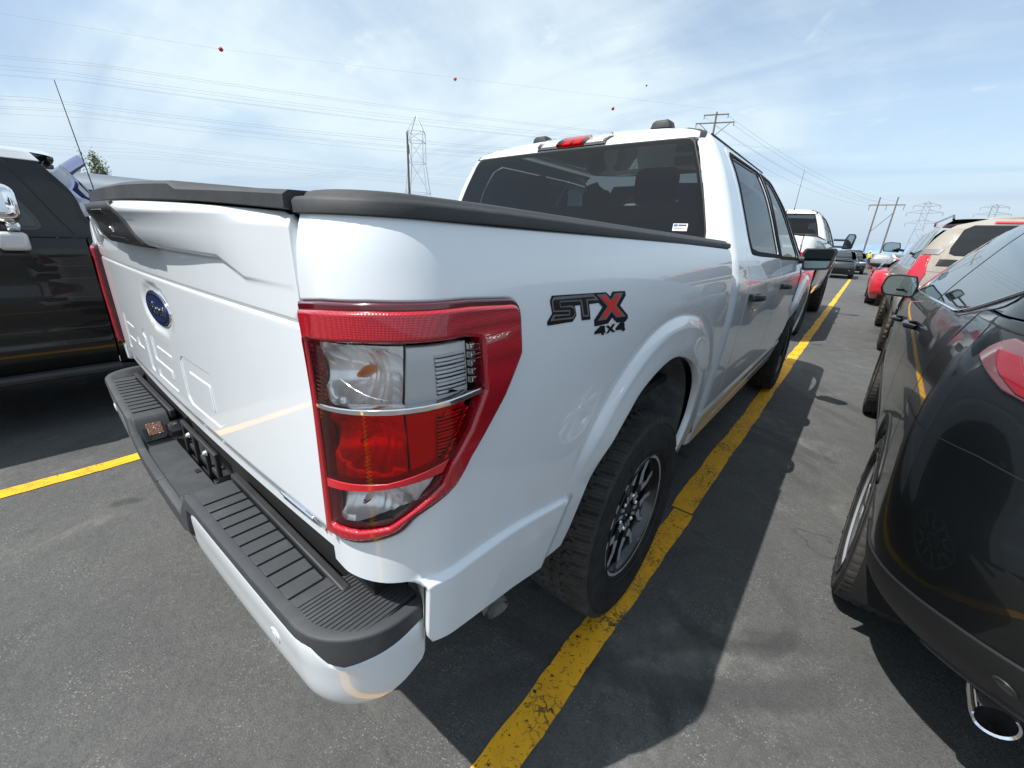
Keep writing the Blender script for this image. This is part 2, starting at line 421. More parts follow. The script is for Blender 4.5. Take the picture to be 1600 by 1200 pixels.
def lid(name, shell, z, crown, m, parent, a0=None, n=90, dz=0, k=10, yoff=0, pw=2.0, a1=None, fn=None):
    """closing surface over a shell's level z, crowned towards the middle"""
    lo = shell.R(0, z)[0] if a0 is None else a0; hi = shell.F_(0, z)[0] if a1 is None else a1
    a = np.linspace(lo, hi, n); P = shell(a, np.full(n, z)); V = []; F = []
    for j in range(-k, k+1):
        t = j/k
        for i in range(n):
            V.append((P[i, 0]*t, P[i, 1], P[i, 2]+crown*(1-abs(t)**pw)+dz+(fn(P[i, 0]*t, P[i, 1]) if fn else 0)))
    for j in range(2*k):
        for i in range(n-1): q = j*n+i; F.append((q, q+n, q+n+1, q+1))
    b = MB(); b.add(V, F); return b.obj(name, m, parent, angle=60)

# ------------------------------------------------------------------ ground and markings
def asphalt():
    m, nt, b = newmat('asphalt'); N = nt.nodes; L = nt.links
    tc = N.new('ShaderNodeTexCoord')
    def noise(s, d=6, r=.6, dist=0, vec=None):
        t = N.new('ShaderNodeTexNoise'); t.inputs['Scale'].default_value = s; t.inputs['Detail'].default_value = d; t.inputs['Roughness'].default_value = r; t.inputs['Distortion'].default_value = dist
        L.new(vec or tc.outputs['Object'], t.inputs['Vector']); return t.outputs[0]
    def rng_(v, a, b_, c=0, d=1, sm=False):
        r = N.new('ShaderNodeMapRange'); r.inputs['From Min'].default_value = a; r.inputs['From Max'].default_value = b_; r.inputs['To Min'].default_value = c; r.inputs['To Max'].default_value = d
        if sm: r.interpolation_type = 'SMOOTHSTEP'
        L.new(v, r.inputs['Value']); return r.outputs[0]
    def mix(f, a, b_, bt='MIX'):
        x = N.new('ShaderNodeMix'); x.data_type = 'RGBA'; x.blend_type = bt
        if hasattr(f, 'links'): L.new(f, x.inputs['Factor'])
        else: x.inputs['Factor'].default_value = f
        for s, v in (('A', a), ('B', b_)):
            if hasattr(v, 'links'): L.new(v, x.inputs[s])
            else: x.inputs[s].default_value = tuple(v)+(1,)
        return x.outputs['Result']
    def math_(op, a, b_):
        x = N.new('ShaderNodeMath'); x.operation = op
        for i, v in enumerate((a, b_)):
            if hasattr(v, 'links'): L.new(v, x.inputs[i])
            else: x.inputs[i].default_value = v
        return x.outputs[0]
    big = rng_(noise(.55, 5), .38, .64, sm=True); mid = rng_(noise(3.2, 8, .7), .36, .66); fine = rng_(noise(38, 6, .8), .36, .66); grit = rng_(noise(150, 3, .85), .42, .66)
    c = mix(big, (.074, .075, .075), (.108, .108, .104)); c = mix(mid, c, mix(.55, c, (.13, .129, .122)))
    c = mix(math_('MULTIPLY', fine, .60), c, (.030, .031, .033)); c = mix(math_('MULTIPLY', grit, .42), c, (.22, .218, .205))
    # pale stones
    v = N.new('ShaderNodeTexVoronoi'); v.inputs['Scale'].default_value = 95; L.new(tc.outputs['Object'], v.inputs['Vector'])
    st = rng_(v.outputs['Distance'], .16, .26, 1, 0); sel = rng_(noise(4, 7, .7), .46, .60); c = mix(math_('MULTIPLY', math_('MULTIPLY', st, sel), .8), c, (.33, .32, .29))
    # worn, patchy light areas
    w = rng_(noise(1.25, 10, .75, .6), .55, .70); c = mix(math_('MULTIPLY', w, .75), c, (.23, .225, .205))
    # old oil / dark patches
    w2 = rng_(noise(.8, 9, .6, .5), .30, .41, 1, 0); c = mix(math_('MULTIPLY', w2, .55), c, (.022, .023, .025))
    ob = rng_(noise(2.1, 3, .5, .2), .665, .72); c = mix(math_('MULTIPLY', ob, .6), c, (.018, .018, .020))
    mo = rng_(noise(6.5, 6, .6), .35, .65); c = mix(math_('MULTIPLY', mo, .30), c, (.045, .046, .048))
    # curved rubber marks
    for (cx, cy, r0, th) in ((1.30, .34, .26, .045), (.55, 1.05, 1.45, .07), (2.9, -1.6, 2.3, .06), (3.4, 5.0, 2.2, .09), (3.5, 5.15, 2.7, .07)):
        mp = N.new('ShaderNodeMapping'); mp.inputs['Location'].default_value = (-cx, -cy, 0); L.new(tc.outputs['Object'], mp.inputs[0])
        ln = N.new('ShaderNodeVectorMath'); ln.operation = 'LENGTH'; L.new(mp.outputs[0], ln.inputs[0])
        d = math_('ABSOLUTE', math_('SUBTRACT', ln.outputs['Value'], r0), 0)
        q = rng_(d, th*.4, th, 1, 0, True); c = mix(math_('MULTIPLY', math_('MULTIPLY', q, rng_(noise(1.1, 4), .42, .62)), .42), c, (.025, .025, .027))
    # cracks
    dv = N.new('ShaderNodeVectorMath'); dv.operation = 'ADD'; nz = N.new('ShaderNodeTexNoise'); nz.inputs['Scale'].default_value = 2.5; nz.inputs['Detail'].default_value = 6
    L.new(tc.outputs['Object'], nz.inputs['Vector']); sc_ = N.new('ShaderNodeVectorMath'); sc_.operation = 'SCALE'; sc_.inputs['Scale'].default_value = .45
    L.new(nz.outputs['Color'], sc_.inputs[0]); L.new(tc.outputs['Object'], dv.inputs[0]); L.new(sc_.outputs[0], dv.inputs[1])
    v2 = N.new('ShaderNodeTexVoronoi'); v2.feature = 'DISTANCE_TO_EDGE'; v2.inputs['Scale'].default_value = .42; L.new(dv.outputs[0], v2.inputs['Vector'])
    ck = rng_(v2.outputs['Distance'], .0008, .0028, 1, 0); ck = math_('MULTIPLY', math_('MULTIPLY', ck, .55), rng_(noise(.7, 3), .56, .64)); c = mix(ck, c, (.012, .012, .012))
    L.new(c, b.inputs['Base Color']); b.inputs['Roughness'].default_value = .82; b.inputs['Specular IOR Level'].default_value = .35
    h = math_('ADD', math_('MULTIPLY', grit, .5), math_('MULTIPLY', fine, .5)); h = math_('SUBTRACT', h, math_('MULTIPLY', ck, 1.2)); h = math_('ADD', h, math_('MULTIPLY', st, .5))
    bp = N.new('ShaderNodeBump'); bp.inputs['Strength'].default_value = .55; bp.inputs['Distance'].default_value = .004; L.new(h, bp.inputs['Height']); L.new(bp.outputs[0], b.inputs['Normal'])
    return m
def yellow():
    m, nt, b = newmat('yellow_line_paint'); N = nt.nodes; L = nt.links
    tc = N.new('ShaderNodeTexCoord')
    def noise(s, d=6, r=.6, dist=0):
        t = N.new('ShaderNodeTexNoise'); t.inputs['Scale'].default_value = s; t.inputs['Detail'].default_value = d; t.inputs['Roughness'].default_value = r; t.inputs['Distortion'].default_value = dist
        L.new(tc.outputs['Object'], t.inputs['Vector']); return t.outputs[0]
    def rr(v, a, b_, c=0, d=1):
        r = N.new('ShaderNodeMapRange'); r.inputs['From Min'].default_value = a; r.inputs['From Max'].default_value = b_; r.inputs['To Min'].default_value = c; r.inputs['To Max'].default_value = d; L.new(v, r.inputs['Value']); return r.outputs[0]
    def ma(op, a, b_):
        x = N.new('ShaderNodeMath'); x.operation = op
        for i, v in enumerate((a, b_)):
            if hasattr(v, 'links'): L.new(v, x.inputs[i])
            else: x.inputs[i].default_value = v
        return x.outputs[0]
    def mix(f, a, b_):
        x = N.new('ShaderNodeMix'); x.data_type = 'RGBA'; L.new(f, x.inputs['Factor'])
        for s, v in (('A', a), ('B', b_)):
            if hasattr(v, 'links'): L.new(v, x.inputs[s])
            else: x.inputs[s].default_value = tuple(v)+(1,)
        return x.outputs['Result']
    c = mix(rr(noise(5, 8, .7), .35, .65), (.95, .48, .008), (.80, .38, .010))
    c = mix(ma('MULTIPLY', rr(noise(1.7, 6), .5, .7), .45), c, (.55, .33, .03))
    flake = rr(noise(60, 6, .75, .6), .575, .60); where = rr(noise(2.6, 5, .6), .40, .54)
    k = ma('MULTIPLY', flake, where)
    v2 = N.new('ShaderNodeTexVoronoi'); v2.feature = 'DISTANCE_TO_EDGE'; v2.inputs['Scale'].default_value = 26
    nz = N.new('ShaderNodeTexNoise'); nz.inputs['Scale'].default_value = 20; L.new(tc.outputs['Object'], nz.inputs['Vector'])
    ad = N.new('ShaderNodeVectorMath'); ad.operation = 'ADD'; s2 = N.new('ShaderNodeVectorMath'); s2.operation = 'SCALE'; s2.inputs['Scale'].default_value = .06
    L.new(nz.outputs['Color'], s2.inputs[0]); L.new(tc.outputs['Object'], ad.inputs[0]); L.new(s2.outputs[0], ad.inputs[1]); L.new(ad.outputs[0], v2.inputs['Vector'])
    cr = ma('MULTIPLY', rr(v2.outputs['Distance'], .03, .06, 1, 0), rr(noise(3.4, 5), .5, .6)); k = ma('MAXIMUM', k, ma('MULTIPLY', cr, .8))
    c = mix(k, c, (.028, .028, .028)); L.new(c, b.inputs['Base Color']); b.inputs['Roughness'].default_value = .7
    bp = N.new('ShaderNodeBump'); bp.inputs['Strength'].default_value = .5; bp.inputs['Distance'].default_value = .002; bp.invert = True
    L.new(k, bp.inputs['Height']); L.new(bp.outputs[0], b.inputs['Normal']); return m
b = MB(); b.add([(-9000, -9000, 0), (9000, -9000, 0), (9000, 9000, 0), (-9000, 9000, 0)], [(0, 1, 2, 3)])
tag(b.obj('ground', asphalt(), smooth=False), kind='structure')
ym = yellow()
def stripe(name, x, y0, y1, w, z=.004):
    b = MB(); n = int((y1-y0)/.05); V = []
    for i in range(n+1):
        y = y0+(y1-y0)*i/n; e = .006*math.sin(y*3.1)+.004*math.sin(y*9.7+1)
        V += [(x-w/2+e+random.uniform(-.003, .003), y, z), (x+w/2+e*.6+random.uniform(-.003, .003), y, z)]
    b.add(V, [(2*i, 2*i+1, 2*i+3, 2*i+2) for i in range(n)])
    return tag(b.obj(name, ym, smooth=False), kind='structure')
stripe('parking_line', .982, -5.5, .80, .105); stripe('parking_line', .972, .812, 30, .118, .005)
stripe('parking_line', -1.79, -5.5, 30, .105); stripe('parking_line', 4.35, -5.5, 30, .105); stripe('parking_line', -4.75, -5.5, 30, .105)

# ------------------------------------------------------------------ wheels
def tread_tyre(name, R, Rr, Wd, blocks=34, deep=.010, style='at', n=520, m=64):
    """tyre about x, outer side +x, with cut tread"""
    prof = []
    hw = Wd/2; sh = .032
    # side-wall points, tread, side-wall (x, r)
    side = [(hw*.80, Rr), (hw*.90, Rr+.012), (hw*.985, Rr+(R-Rr)*.35), (hw, Rr+(R-Rr)*.52), (hw*.985, Rr+(R-Rr)*.72), (hw*.94, R-sh)]
    xs = np.linspace(hw*.90, -hw*.90, m); tr = [(x, R-.004-.010*(abs(x)/hw)**3.5) for x in xs]
    prof = side+tr+[(-x, r) for x, r in reversed(side)]
    ns = len(side); V = []; th = np.arange(n)*2*PI/n
    for i, (x, r) in enumerate(prof):
        if ns <= i < ns+m:
            u = x/hw; ph = th*blocks/(2*PI)
            def groove(c, amp, w, k=1, sh_=0): 
                zz = c+amp*(2*np.abs(((ph*k+sh_) % 1)-.5)-.5)*2
                return np.exp(-((u-zz)/w)**4)
            if style == 'at':
                g = groove(-.30, .07, .040)+groove(.30, .07, .040, 1, .5)+groove(0, .06, .032, 1, .25)
                lat = (np.exp(-((((ph+u*.45) % 1)-.5)/.10)**4)*(np.abs(u) > .50)+np.exp(-((((ph+.3-u*.9) % 1)-.5)/.085)**4)*(np.abs(u) < .50)*.8
                       + .35*np.exp(-((((ph*3+u*1.4) % 1)-.5)/.12)**4))
            elif style == 'mud':
                g = groove(0, .13, .07)+.7*groove(.42, .08, .04)+.7*groove(-.42, .08, .04, 1, .5)
                lat = 1.4*np.exp(-((((ph+np.abs(u)*.35) % 1)-.5)/.17)**4)*(np.abs(u) > .18)
            else:
                g = groove(-.45, 0, .045)+groove(.45, 0, .045)+groove(-.13, 0, .04)+groove(.13, 0, .04)
                lat = .5*np.exp(-((((ph*2+u*.8) % 1)-.5)/.09)**4)
            rr = r-deep*np.clip(g+lat, 0, 1)
        elif style == 'mud' and i in (ns-1, ns+m):
            ph = th*blocks/(2*PI); rr = r+.006*(np.abs(((ph+.35) % 1)-.5) < .3)
        else: rr = np.full(n, r)
        V.append(np.stack([np.full(n, x), rr*np.cos(th), rr*np.sin(th)], 1))
    M = len(prof); V = np.concatenate(V); F = []
    for i in range(M-1):
        for k in range(n): F.append((i*n+k, i*n+(k+1) % n, (i+1)*n+(k+1) % n, (i+1)*n+k))
    b = MB(); b.v = V.tolist(); b.f = F; b.m = [1 if ns-1 <= q//n < ns+m else 0 for q in range(len(F))]
    # side-wall lettering ribs
    return b
def sidewall_marks(b, hw, Rr, R, txt=26):
    r0 = Rr+(R-Rr)*.50
    for k in range(txt):
        if k % 13 in (5, 6, 12): continue
        a = 2*PI*k/txt; c, s = math.cos(a), math.sin(a)
        M = Matrix(((1, 0, 0), (0, c, -s), (0, s, c)))
        b.box((hw+.0005, r0*c, r0*s), (.003, .028, random.choice((.010, .013, .007))), M)
    for r_, w_ in ((Rr+.020, .0025), (Rr+(R-Rr)*.80, .003)):
        b.lathe([(r_-w_, hw*.955), (r_, hw*.965+.004 if r_ < r0 else hw*.975), (r_+w_, hw*.955)], 96)
def cyl_tr(f):
    """T(u,v,h): u,v in wheel plane (y,z), h outward x"""
    return lambda u, v, h: (h, u, v)
def rotpoly(p, a):
    c, s = math.cos(a), math.sin(a); return [(x*c-y*s, x*s+y*c) for x, y in p]
def wheel(parent, x, y, r, Rr, Wd, tyre_b, tyre_m, rim='truck', mir=False, first={}, rot=0.0, lugm=None):
    """rim at local origin, outer side +x; parts share mesh data"""
    key = (rim, R_(r), R_(Rr), tyre_m.name)
    if key not in first:
        wo = bpy.data.objects.new('wheel', None); first[key] = dict()
        D = first[key]; hw = Wd/2
        tb = tyre_b(); sidewall_marks(tb, hw, Rr, r); D['tyre'] = (tb.mesh('tyre'), [tyre_m, MATS.get(tyre_m.name+'_tread') or tyre_mat(tyre_m.name+'_tread', *( ((.040, .039, .037), (.075, .072, .067)) if 'muddy' not in tyre_m.name else ((.05, .042, .033), (.16, .13, .095))))], 50)
        rb = MB()
        rb.lathe([(Rr+.004, hw*.80), (Rr+.010, hw*.83), (Rr+.008, hw*.86), (Rr-.004, hw*.86), (Rr-.012, hw*.78), (Rr-.022, hw*.45), (Rr-.03, -.2*hw), (Rr-.02, -hw*.8), (Rr+.004, -hw*.82)], 72, mi=3 if rim == 'car' else 0)
        T = cyl_tr(0); xo = hw*(.84 if rim == 'car' else .70)
        if rim == 'truck':
            rb.lathe([(.0, xo-.012), (.040, xo-.014), (.046, xo-.022), (.052, xo-.05), (.095, xo-.052), (.105, xo-.06), (.10, xo-.11)], 48)
            for k in range(6):
                A = rotpoly([(.045, -.022), (.105, -.030), (.150, -.062), (Rr-.004, -.078), (Rr-.004, -.050), (.160, -.034), (.130, 0), (.160, .034), (Rr-.004, .050), (Rr-.004, .078), (.150, .062), (.105, .030), (.045, .022)], k*PI/3+PI/6)
                # Y spoke as two halves (keeps polygons simple)
                L_ = rotpoly([(.045, -.022), (.045, .0), (.132, .0), (.163, -.034), (Rr-.002, -.050), (Rr-.002, -.078), (.150, -.062), (.105, -.028)], k*PI/3+PI/6)
                Rg = rotpoly([(.045, .022), (.045, .0), (.132, .0), (.163, .034), (Rr-.002, .050), (Rr-.002, .078), (.150, .062), (.105, .028)], k*PI/3+PI/6)
                rb.prism(L_, T, xo-.050, xo-.006); rb.prism(Rg[::-1], T, xo-.050, xo-.006)
                for sgn in (1, -1):
                    s1 = rotpoly([(.118, sgn*.020), (.132, sgn*.006), (.165, sgn*.040), (Rr-.006, sgn*.052), (Rr-.006, sgn*.070), (.155, sgn*.056), (.112, sgn*.028)], k*PI/3+PI/6)
                    rb.prism(s1 if sgn > 0 else s1[::-1], T, xo-.007, xo-.0035, 1)
                    s2 = rotpoly([(.052, sgn*.006), (.082, sgn*.008), (.082, sgn*.020), (.052, sgn*.018)], k*PI/3+PI/6)
                    rb.prism(s2 if sgn > 0 else s2[::-1], T, xo-.007, xo-.004, 1)
            rb.lathe([(Rr-.003, hw*.862), (Rr+.004, hw*.872), (Rr+.009, hw*.862)], 96, mi=1)
            for k in range(6):
                a = k*PI/3; c, s = math.cos(a)*.0675, math.sin(a)*.0675
                rb.lathe([(0, xo+.002), (.007, xo), (.0105, xo-.008), (.0105, xo-.05)], 8, c=(0, c, s), mi=2)
            D['rim'] = (rb.mesh('rim'), [rimblack, satin, chrome], 30)
        elif rim == 'mud':
            rb.lathe([(0, xo), (.07, xo-.005), (.085, xo-.03), (.11, xo-.04)], 32)
            for k in range(8):
                A = rotpoly([(.06, -.020), (Rr, -.040), (Rr, .040), (.06, .020)], k*PI/4); rb.prism(A, T, xo-.07, xo-.02)
            D['rim'] = (rb.mesh('rim'), [rimblack, satin, chrome], 30)
        else:
            ns = 5
            rb.lathe([(0, xo+.004), (.028, xo+.002), (.032, xo-.006), (.06, xo-.014), (.075, xo-.05)], 40)
            for k in range(ns):
                a = k*2*PI/ns+PI/2+rot
                for sg in (1, -1):
                    A = rotpoly([(.03, 0), (.035, sg*.030), (.12, sg*.040), (Rr-.002, sg*.085), (Rr-.002, sg*.040), (.13, sg*.010)], a)
                    if sg < 0: A = A[::-1]
                    rb.prism(A, T, xo-.055, xo-.010)
                for q in range(5):
                    a2 = a+PI/5; rb.lathe([(0, xo-.012), (.008, xo-.014), (.009, xo-.04)], 6, c=(0, .056*math.cos(a2), .056*math.sin(a2)), mi=2)
            rb.lathe([(Rr-.012, hw*.80), (Rr-.004, hw*.865), (Rr+.004, hw*.875), (Rr+.010, hw*.86)], 72); D['rim'] = (rb.mesh('rim'), [silver, satin, chrome, mat('shaded_rim_barrel', (.07, .072, .075), .4, metal=.5)], 30)  # barrel metal coloured darker to stand for shade behind the spokes
        bd = MB(); bd.lathe([(0, -.02), (Rr*.72, -.02), (Rr*.72, -.045), (.05, -.05)], 40); D['brake_disc'] = (bd.mesh('brake_disc'), mat('brake_metal', (.045, .043, .04), .5, metal=.5), 30)
        bpy.data.objects.remove(wo)
        for kk, (me, mm, an) in D.items():
            for x_ in (mm if isinstance(mm, list) else [mm]): me.materials.append(x_)
            me.shade_smooth(); me.set_sharp_from_angle(angle=math.radians(an))
    D = first[key]
    w = bpy.data.objects.new('wheel', None); COL.objects.link(w); w.parent = parent; w.location = (x, y, r); w.empty_display_size = .1
    w.rotation_euler = (rot, 0, PI if mir else 0)
    for kk, (me, mm, an) in D.items():
        o = bpy.data.objects.new(kk, me); COL.objects.link(o); o.parent = w
    return w
def R_(x): return round(x, 3)

# ------------------------------------------------------------------ pickup truck
STX = {
'badge_border':[(-0.6914,1.3015),(-0.4832,1.2942),(-0.4637,1.2838),(-0.4523,1.2936),(-0.3887,1.2909),(-0.3845,1.281),(-0.4149,1.2596),(-0.3715,1.2333),(-0.3696,1.2253),(-0.3853,1.2185),(-0.4289,1.2218),(-0.4539,1.2363),(-0.4728,1.2254),(-0.5345,1.2264),(-0.5376,1.2403),(-0.5006,1.2639),(-0.5175,1.2743),(-0.5582,1.2752),(-0.5533,1.2435),(-0.5888,1.2457),(-0.5936,1.2764),(-0.6144,1.2771),(-0.6089,1.2576),(-0.6233,1.2472),(-0.7089,1.25),(-0.7098,1.2571),(-0.6932,1.2703),(-0.6983,1.2927)],
'grey_st':[(-0.6869,1.2986),(-0.5416,1.2942),(-0.5174,1.2797),(-0.5657,1.283),(-0.56,1.2503),(-0.5851,1.2524),(-0.5938,1.284),(-0.6673,1.2878),(-0.665,1.2799),(-0.6277,1.2789),(-0.6164,1.2747),(-0.6136,1.2594),(-0.6231,1.2529),(-0.7017,1.2573),(-0.6908,1.2677),(-0.6378,1.2632),(-0.6374,1.2681),(-0.6915,1.2725),(-0.6942,1.2924)],
'in_st':[(-0.6861,1.2934),(-0.5431,1.2891),(-0.5325,1.2846),(-0.5728,1.2862),(-0.5661,1.2543),(-0.5806,1.2552),(-0.5889,1.2868),(-0.6698,1.2903),(-0.668,1.2784),(-0.6331,1.2763),(-0.6194,1.2719),(-0.6175,1.2611),(-0.6261,1.2564),(-0.6908,1.2597),(-0.6862,1.2643),(-0.635,1.2605),(-0.6333,1.2708),(-0.6877,1.275),(-0.6899,1.2909)],
'grey_x':[(-0.5273,1.2919),(-0.4853,1.2909),(-0.4631,1.276),(-0.4447,1.2888),(-0.3998,1.2879),(-0.4353,1.2615),(-0.3822,1.2313),(-0.4357,1.2343),(-0.4592,1.25),(-0.483,1.2353),(-0.5243,1.2371),(-0.4798,1.2641)],
'red_x':[(-0.5121,1.2874),(-0.4902,1.2868),(-0.4619,1.2717),(-0.4387,1.2848),(-0.4174,1.2848),(-0.4431,1.2607),(-0.4025,1.2351),(-0.4299,1.2369),(-0.4608,1.2559),(-0.4884,1.2388),(-0.5092,1.2398),(-0.4738,1.2642)],
'four_a':[(-0.5099,1.2244),(-0.489,1.2231),(-0.4856,1.2096),(-0.4817,1.2062),(-0.4894,1.2065),(-0.4898,1.2022),(-0.5019,1.2032),(-0.503,1.2077),(-0.5349,1.2094),(-0.5346,1.2143)],
'x':[(-0.4855,1.2212),(-0.4717,1.2209),(-0.4608,1.2151),(-0.4514,1.2213),(-0.4368,1.221),(-0.4518,1.2109),(-0.4329,1.2008),(-0.4495,1.2024),(-0.4606,1.2084),(-0.4686,1.2028),(-0.481,1.2034),(-0.4679,1.2123)],
'four_b':[(-0.4117,1.2202),(-0.3888,1.2185),(-0.385,1.2036),(-0.3793,1.1989),(-0.3846,1.1988),(-0.3864,1.1967),(-0.3983,1.1979),(-0.3994,1.2016),(-0.434,1.2048),(-0.4338,1.21)]}
decal_black = mat('decal_black', (.004, .005, .008), .5, spec=.2)
decal_grey = mat('decal_grey', (.14, .145, .155), .45, spec=.3)
decal_dark = mat('decal_carbon', (.016, .006, .008), .5, spec=.2)
decal_red = mat('decal_red', (.72, .035, .025), .5, spec=.2)
red_line = mat('decal_red_line', (.25, .02, .03), .35, coat=.5)

def polar_table(pts, c):
    t = sorted((math.atan2(z-c[1], y-c[0]), math.hypot(y-c[0], z-c[1])) for y, z in pts)
    T = np.array([q[0] for q in t]); Rr = np.array([q[1] for q in t]); G = np.linspace(T[0]-.6, T[-1]+.6, 400); Y = np.interp(G, T, Rr)
    k = np.exp(-np.linspace(-2, 2, 41)**2); k /= k.sum(); Y = np.convolve(np.pad(Y, 20, mode='edge'), k, 'valid'); return mono(G, Y)
AC = (0.0, .60)
ARCH = [(-.530, .625), (-.502, .668), (-.474, .720), (-.440, .785), (-.408, .860), (-.365, .912), (-.305, .965), (-.245, 1.010), (-.110, 1.053), (.035, 1.056), (.250, .985), (.380, .875), (.413, .750), (.390, .660), (.350, .560)]
FLARE = [(-.66, .64), (-.61, .72), (-.562, .811), (-.515, .905), (-.445, .995), (-.319, 1.097), (-.148, 1.168), (-.01, 1.184), (.136, 1.177), (.371, 1.11), (.52, .99), (.595, .85), (.615, .70), (.60, .58)]
rin, rout = polar_table(ARCH, AC), polar_table(FLARE, AC)
def smooth_poly(p, n=4):
    p = [np.array(q) for q in p]; o = []
    for i in range(len(p)-1):
        p0 = p[max(i-1, 0)]; p1 = p[i]; p2 = p[i+1]; p3 = p[min(i+2, len(p)-1)]
        for k in range(n):
            t = k/n; o.append(tuple(.5*((2*p1)+(-p0+p2)*t+(2*p0-5*p1+4*p2-p3)*t*t+(-p0+3*p1-3*p2+p3)*t**3)))
    o.append(tuple(p[-1])); return o
def flare_d(y, z, h=.0155, yc=0):
    th = np.arctan2(z-AC[1], y-yc-AC[0]); th = np.where(th < -PI/2, th+2*PI, th); r = np.hypot(y-yc-AC[0], z-AC[1])
    ri, ro = rin(th), rout(th); t = (ro-r)/(ro-ri)
    return (h*(sst(0, .34, t)+.35*sst(.34, .9, t))-.005*np.exp(-((t+.03)/.09)**2))*sst(-.55, -.1, th)*(1-sst(2.44, 2.76, th))

def make_pickup(label, loc, rz=0, dz=0.0, S=0.0, wb=3.693, r=.410, Rr=.236, Wd=.275, tyre='at', rim='truck', name='pickup_truck', main=True, paint=None, group=None, mirrors='std', track=.8625):
    pw = paint or white
    T = thing(name, label, 'pickup truck', loc, rz, group)
    st = .013 if main else .04
    zfm = mono([-1.1, -.99, -.78, -.615, -.426, -.2], [.853, .852, .843, .813, .772, .70])
    def bed_disp(y, z, x):
        d = flare_d(y, z)
        zf = zfm(y)
        k = (y < -.2)
        d = d + k*.014*sst(-1.008, -.982, y)*(1-sst(zf-.006, zf+.005, z))*(1-sst(.0, .35, (rout(np.where(np.arctan2(z-.6, y) < -PI/2, np.arctan2(z-.6, y)+2*PI, np.arctan2(z-.6, y)))-np.hypot(y, z-.6))/.15))
        return d
    BS = Shell([(.55, -1.045, 4, .972, .13, .12, .1, .1), (.62, -1.05, 4, .985, .13, .12, .1, .1), (.80, -1.058, 4, 1.0, .14, .13, .1, .1), (.98, -1.062, 4, 1.012, .145, .135, .1, .1), (1.15, -1.064, 4, 1.018, .14, .13, .1, .1), (1.28, -1.064, 4, 1.008, .13, .13, .1, .1), (1.36, -1.062, 4, .99, .12, .12, .1, .1), (1.40, -1.055, 4, .976, .11, .11, .1, .1), (1.43, -1.045, 4, .962, .10, .10, .1, .1)], disp=bed_disp)
    R = BS.R
    YB = .655+S
    # ---- bed sides
    lampo = [R(.842, 1.302), R(.90, 1.309), R(.96, 1.312)]+[(-.905, 1.311)]+rp([(-.86, 1.309), (-.787, 1.304), (-.787, 1.215)], [0, .03, 0])[1:]+[(-.830, 1.150), (-.882, 1.090), (-.925, 1.038)]
    lampo = lampo[:-1]+smooth_poly([(-.905, 1.066), (-.938, 1.026), R(.994, .990), R(.975, .960), R(.930, .935), R(.885, .924), R(.842, .921)], 4)
    if not main: lampo = [R(.842, 1.185), R(.93, 1.19), (-.88, 1.19), (-.88, 1.09), (-.93, 1.07), R(.93, 1.06), R(.842, 1.06)]
    archp = smooth_poly(ARCH, 3)
    def bed_outline():
        o = [R(.838, 1.419), R(.93, 1.418), (-.80, 1.414), (0, 1.409), (YB-.02, 1.394), (YB, 1.37), (YB, .58)]
        if S > 0: o = [R(.838, 1.419), (-.80, 1.414), (YB-.02, 1.405), (YB, 1.38), (YB, .60)]
        o += [(.56, .585), (.42, .530)]+archp[::-1]+[(-.57, .628), (-.628, .636), (-.755, .668), (-.90, .694), (-.975, .708), (-.985, .73), (-.985, .830)]
        o += rp([(-.985, .80), (-.985, .852), R(.93, .850)], [0, .02, 0])[1:-1]
        o += [R(.95, .848), R(.88, .846), R(.838, .852), R(.838, .89), R(.838, .916)]
        o += lampo[::-1]+[R(.838, 1.306), R(.838, 1.335), R(.838, 1.365), R(.838, 1.39), R(.838, 1.405)]
        return o
    for mir in (False, True):
        sd = 'bed_side'
        bs = panel(sd, bed_outline(), BS, pw, T, step=st, rim=.020, edge=.005, mirror=mir, dz=dz, lines=([[(y_, float(zfm(np.array([y_]))[0])) for y_ in np.linspace(-.985, -.44, 14)]]+[[(AC[0]+(ro_-t_*(ro_-ri_))*math.cos(q_), AC[1]+(ro_-t_*(ro_-ri_))*math.sin(q_)) for q_ in np.radians(np.linspace(-2, 176, 70)) for ro_, ri_ in [(float(rout(np.array([q_]))[0]), float(rin(np.array([q_]))[0]))]] for t_ in (.05, .30)]) if main else ())
        panel('inner_liner', [(-1.0, .66), (-.6, .66), (-.64, 1.12), (.6, 1.12), (.62, .60), (YB, .60), (YB, 1.39), (-1.0, 1.39)], BS, dark, bs, step=.08, rim=0, edge=0, off=-.05, mirror=mir, dz=dz)
        # ---- rail cap, extruded along y round the rear corner
        a = np.concatenate([np.linspace(R(.8368, 1.41)[0], -.80, 24), np.linspace(-.75, YB, 30 if main else 8)]); b = MB(); V = []
        prof = [(-.002, 1.414), (.005, 1.416), (.005, 1.430), (.000, 1.435), (-.012, 1.437), (-.016, 1.442), (-.026, 1.445), (-.075, 1.445), (-.085, 1.438), (-.085, 1.38)]
        for ai in a:
            P = BS(np.array([ai]), np.array([1.41]))[0]; nn = fnormal(BS, np.array([ai]), np.array([1.41]))[0]; nn[2] = 0; nn /= np.linalg.norm(nn)
            drop = -.020*max(0, (ai+.8)/(YB+.8))
            for (o_, z_) in prof: V.append((P[0]+nn[0]*o_, P[1]+nn[1]*o_, z_+drop+dz))
        k = len(prof)
        if mir: V = [(-x, y, z) for x, y, z in V]
        b.add(V, [(i*k+j, i*k+(j+1) % k, (i+1)*k+(j+1) % k, (i+1)*k+j) for i in range(len(a)-1) for j in range(k)]+[tuple(range(k)), tuple(range((len(a)-1)*k, len(a)*k))])
        b.obj('rail_cap', cap_m, T, angle=50)
        # ---- tail lamp
        th = bpy.data.objects.new('tail_light', None); COL.objects.link(th); th.parent = T
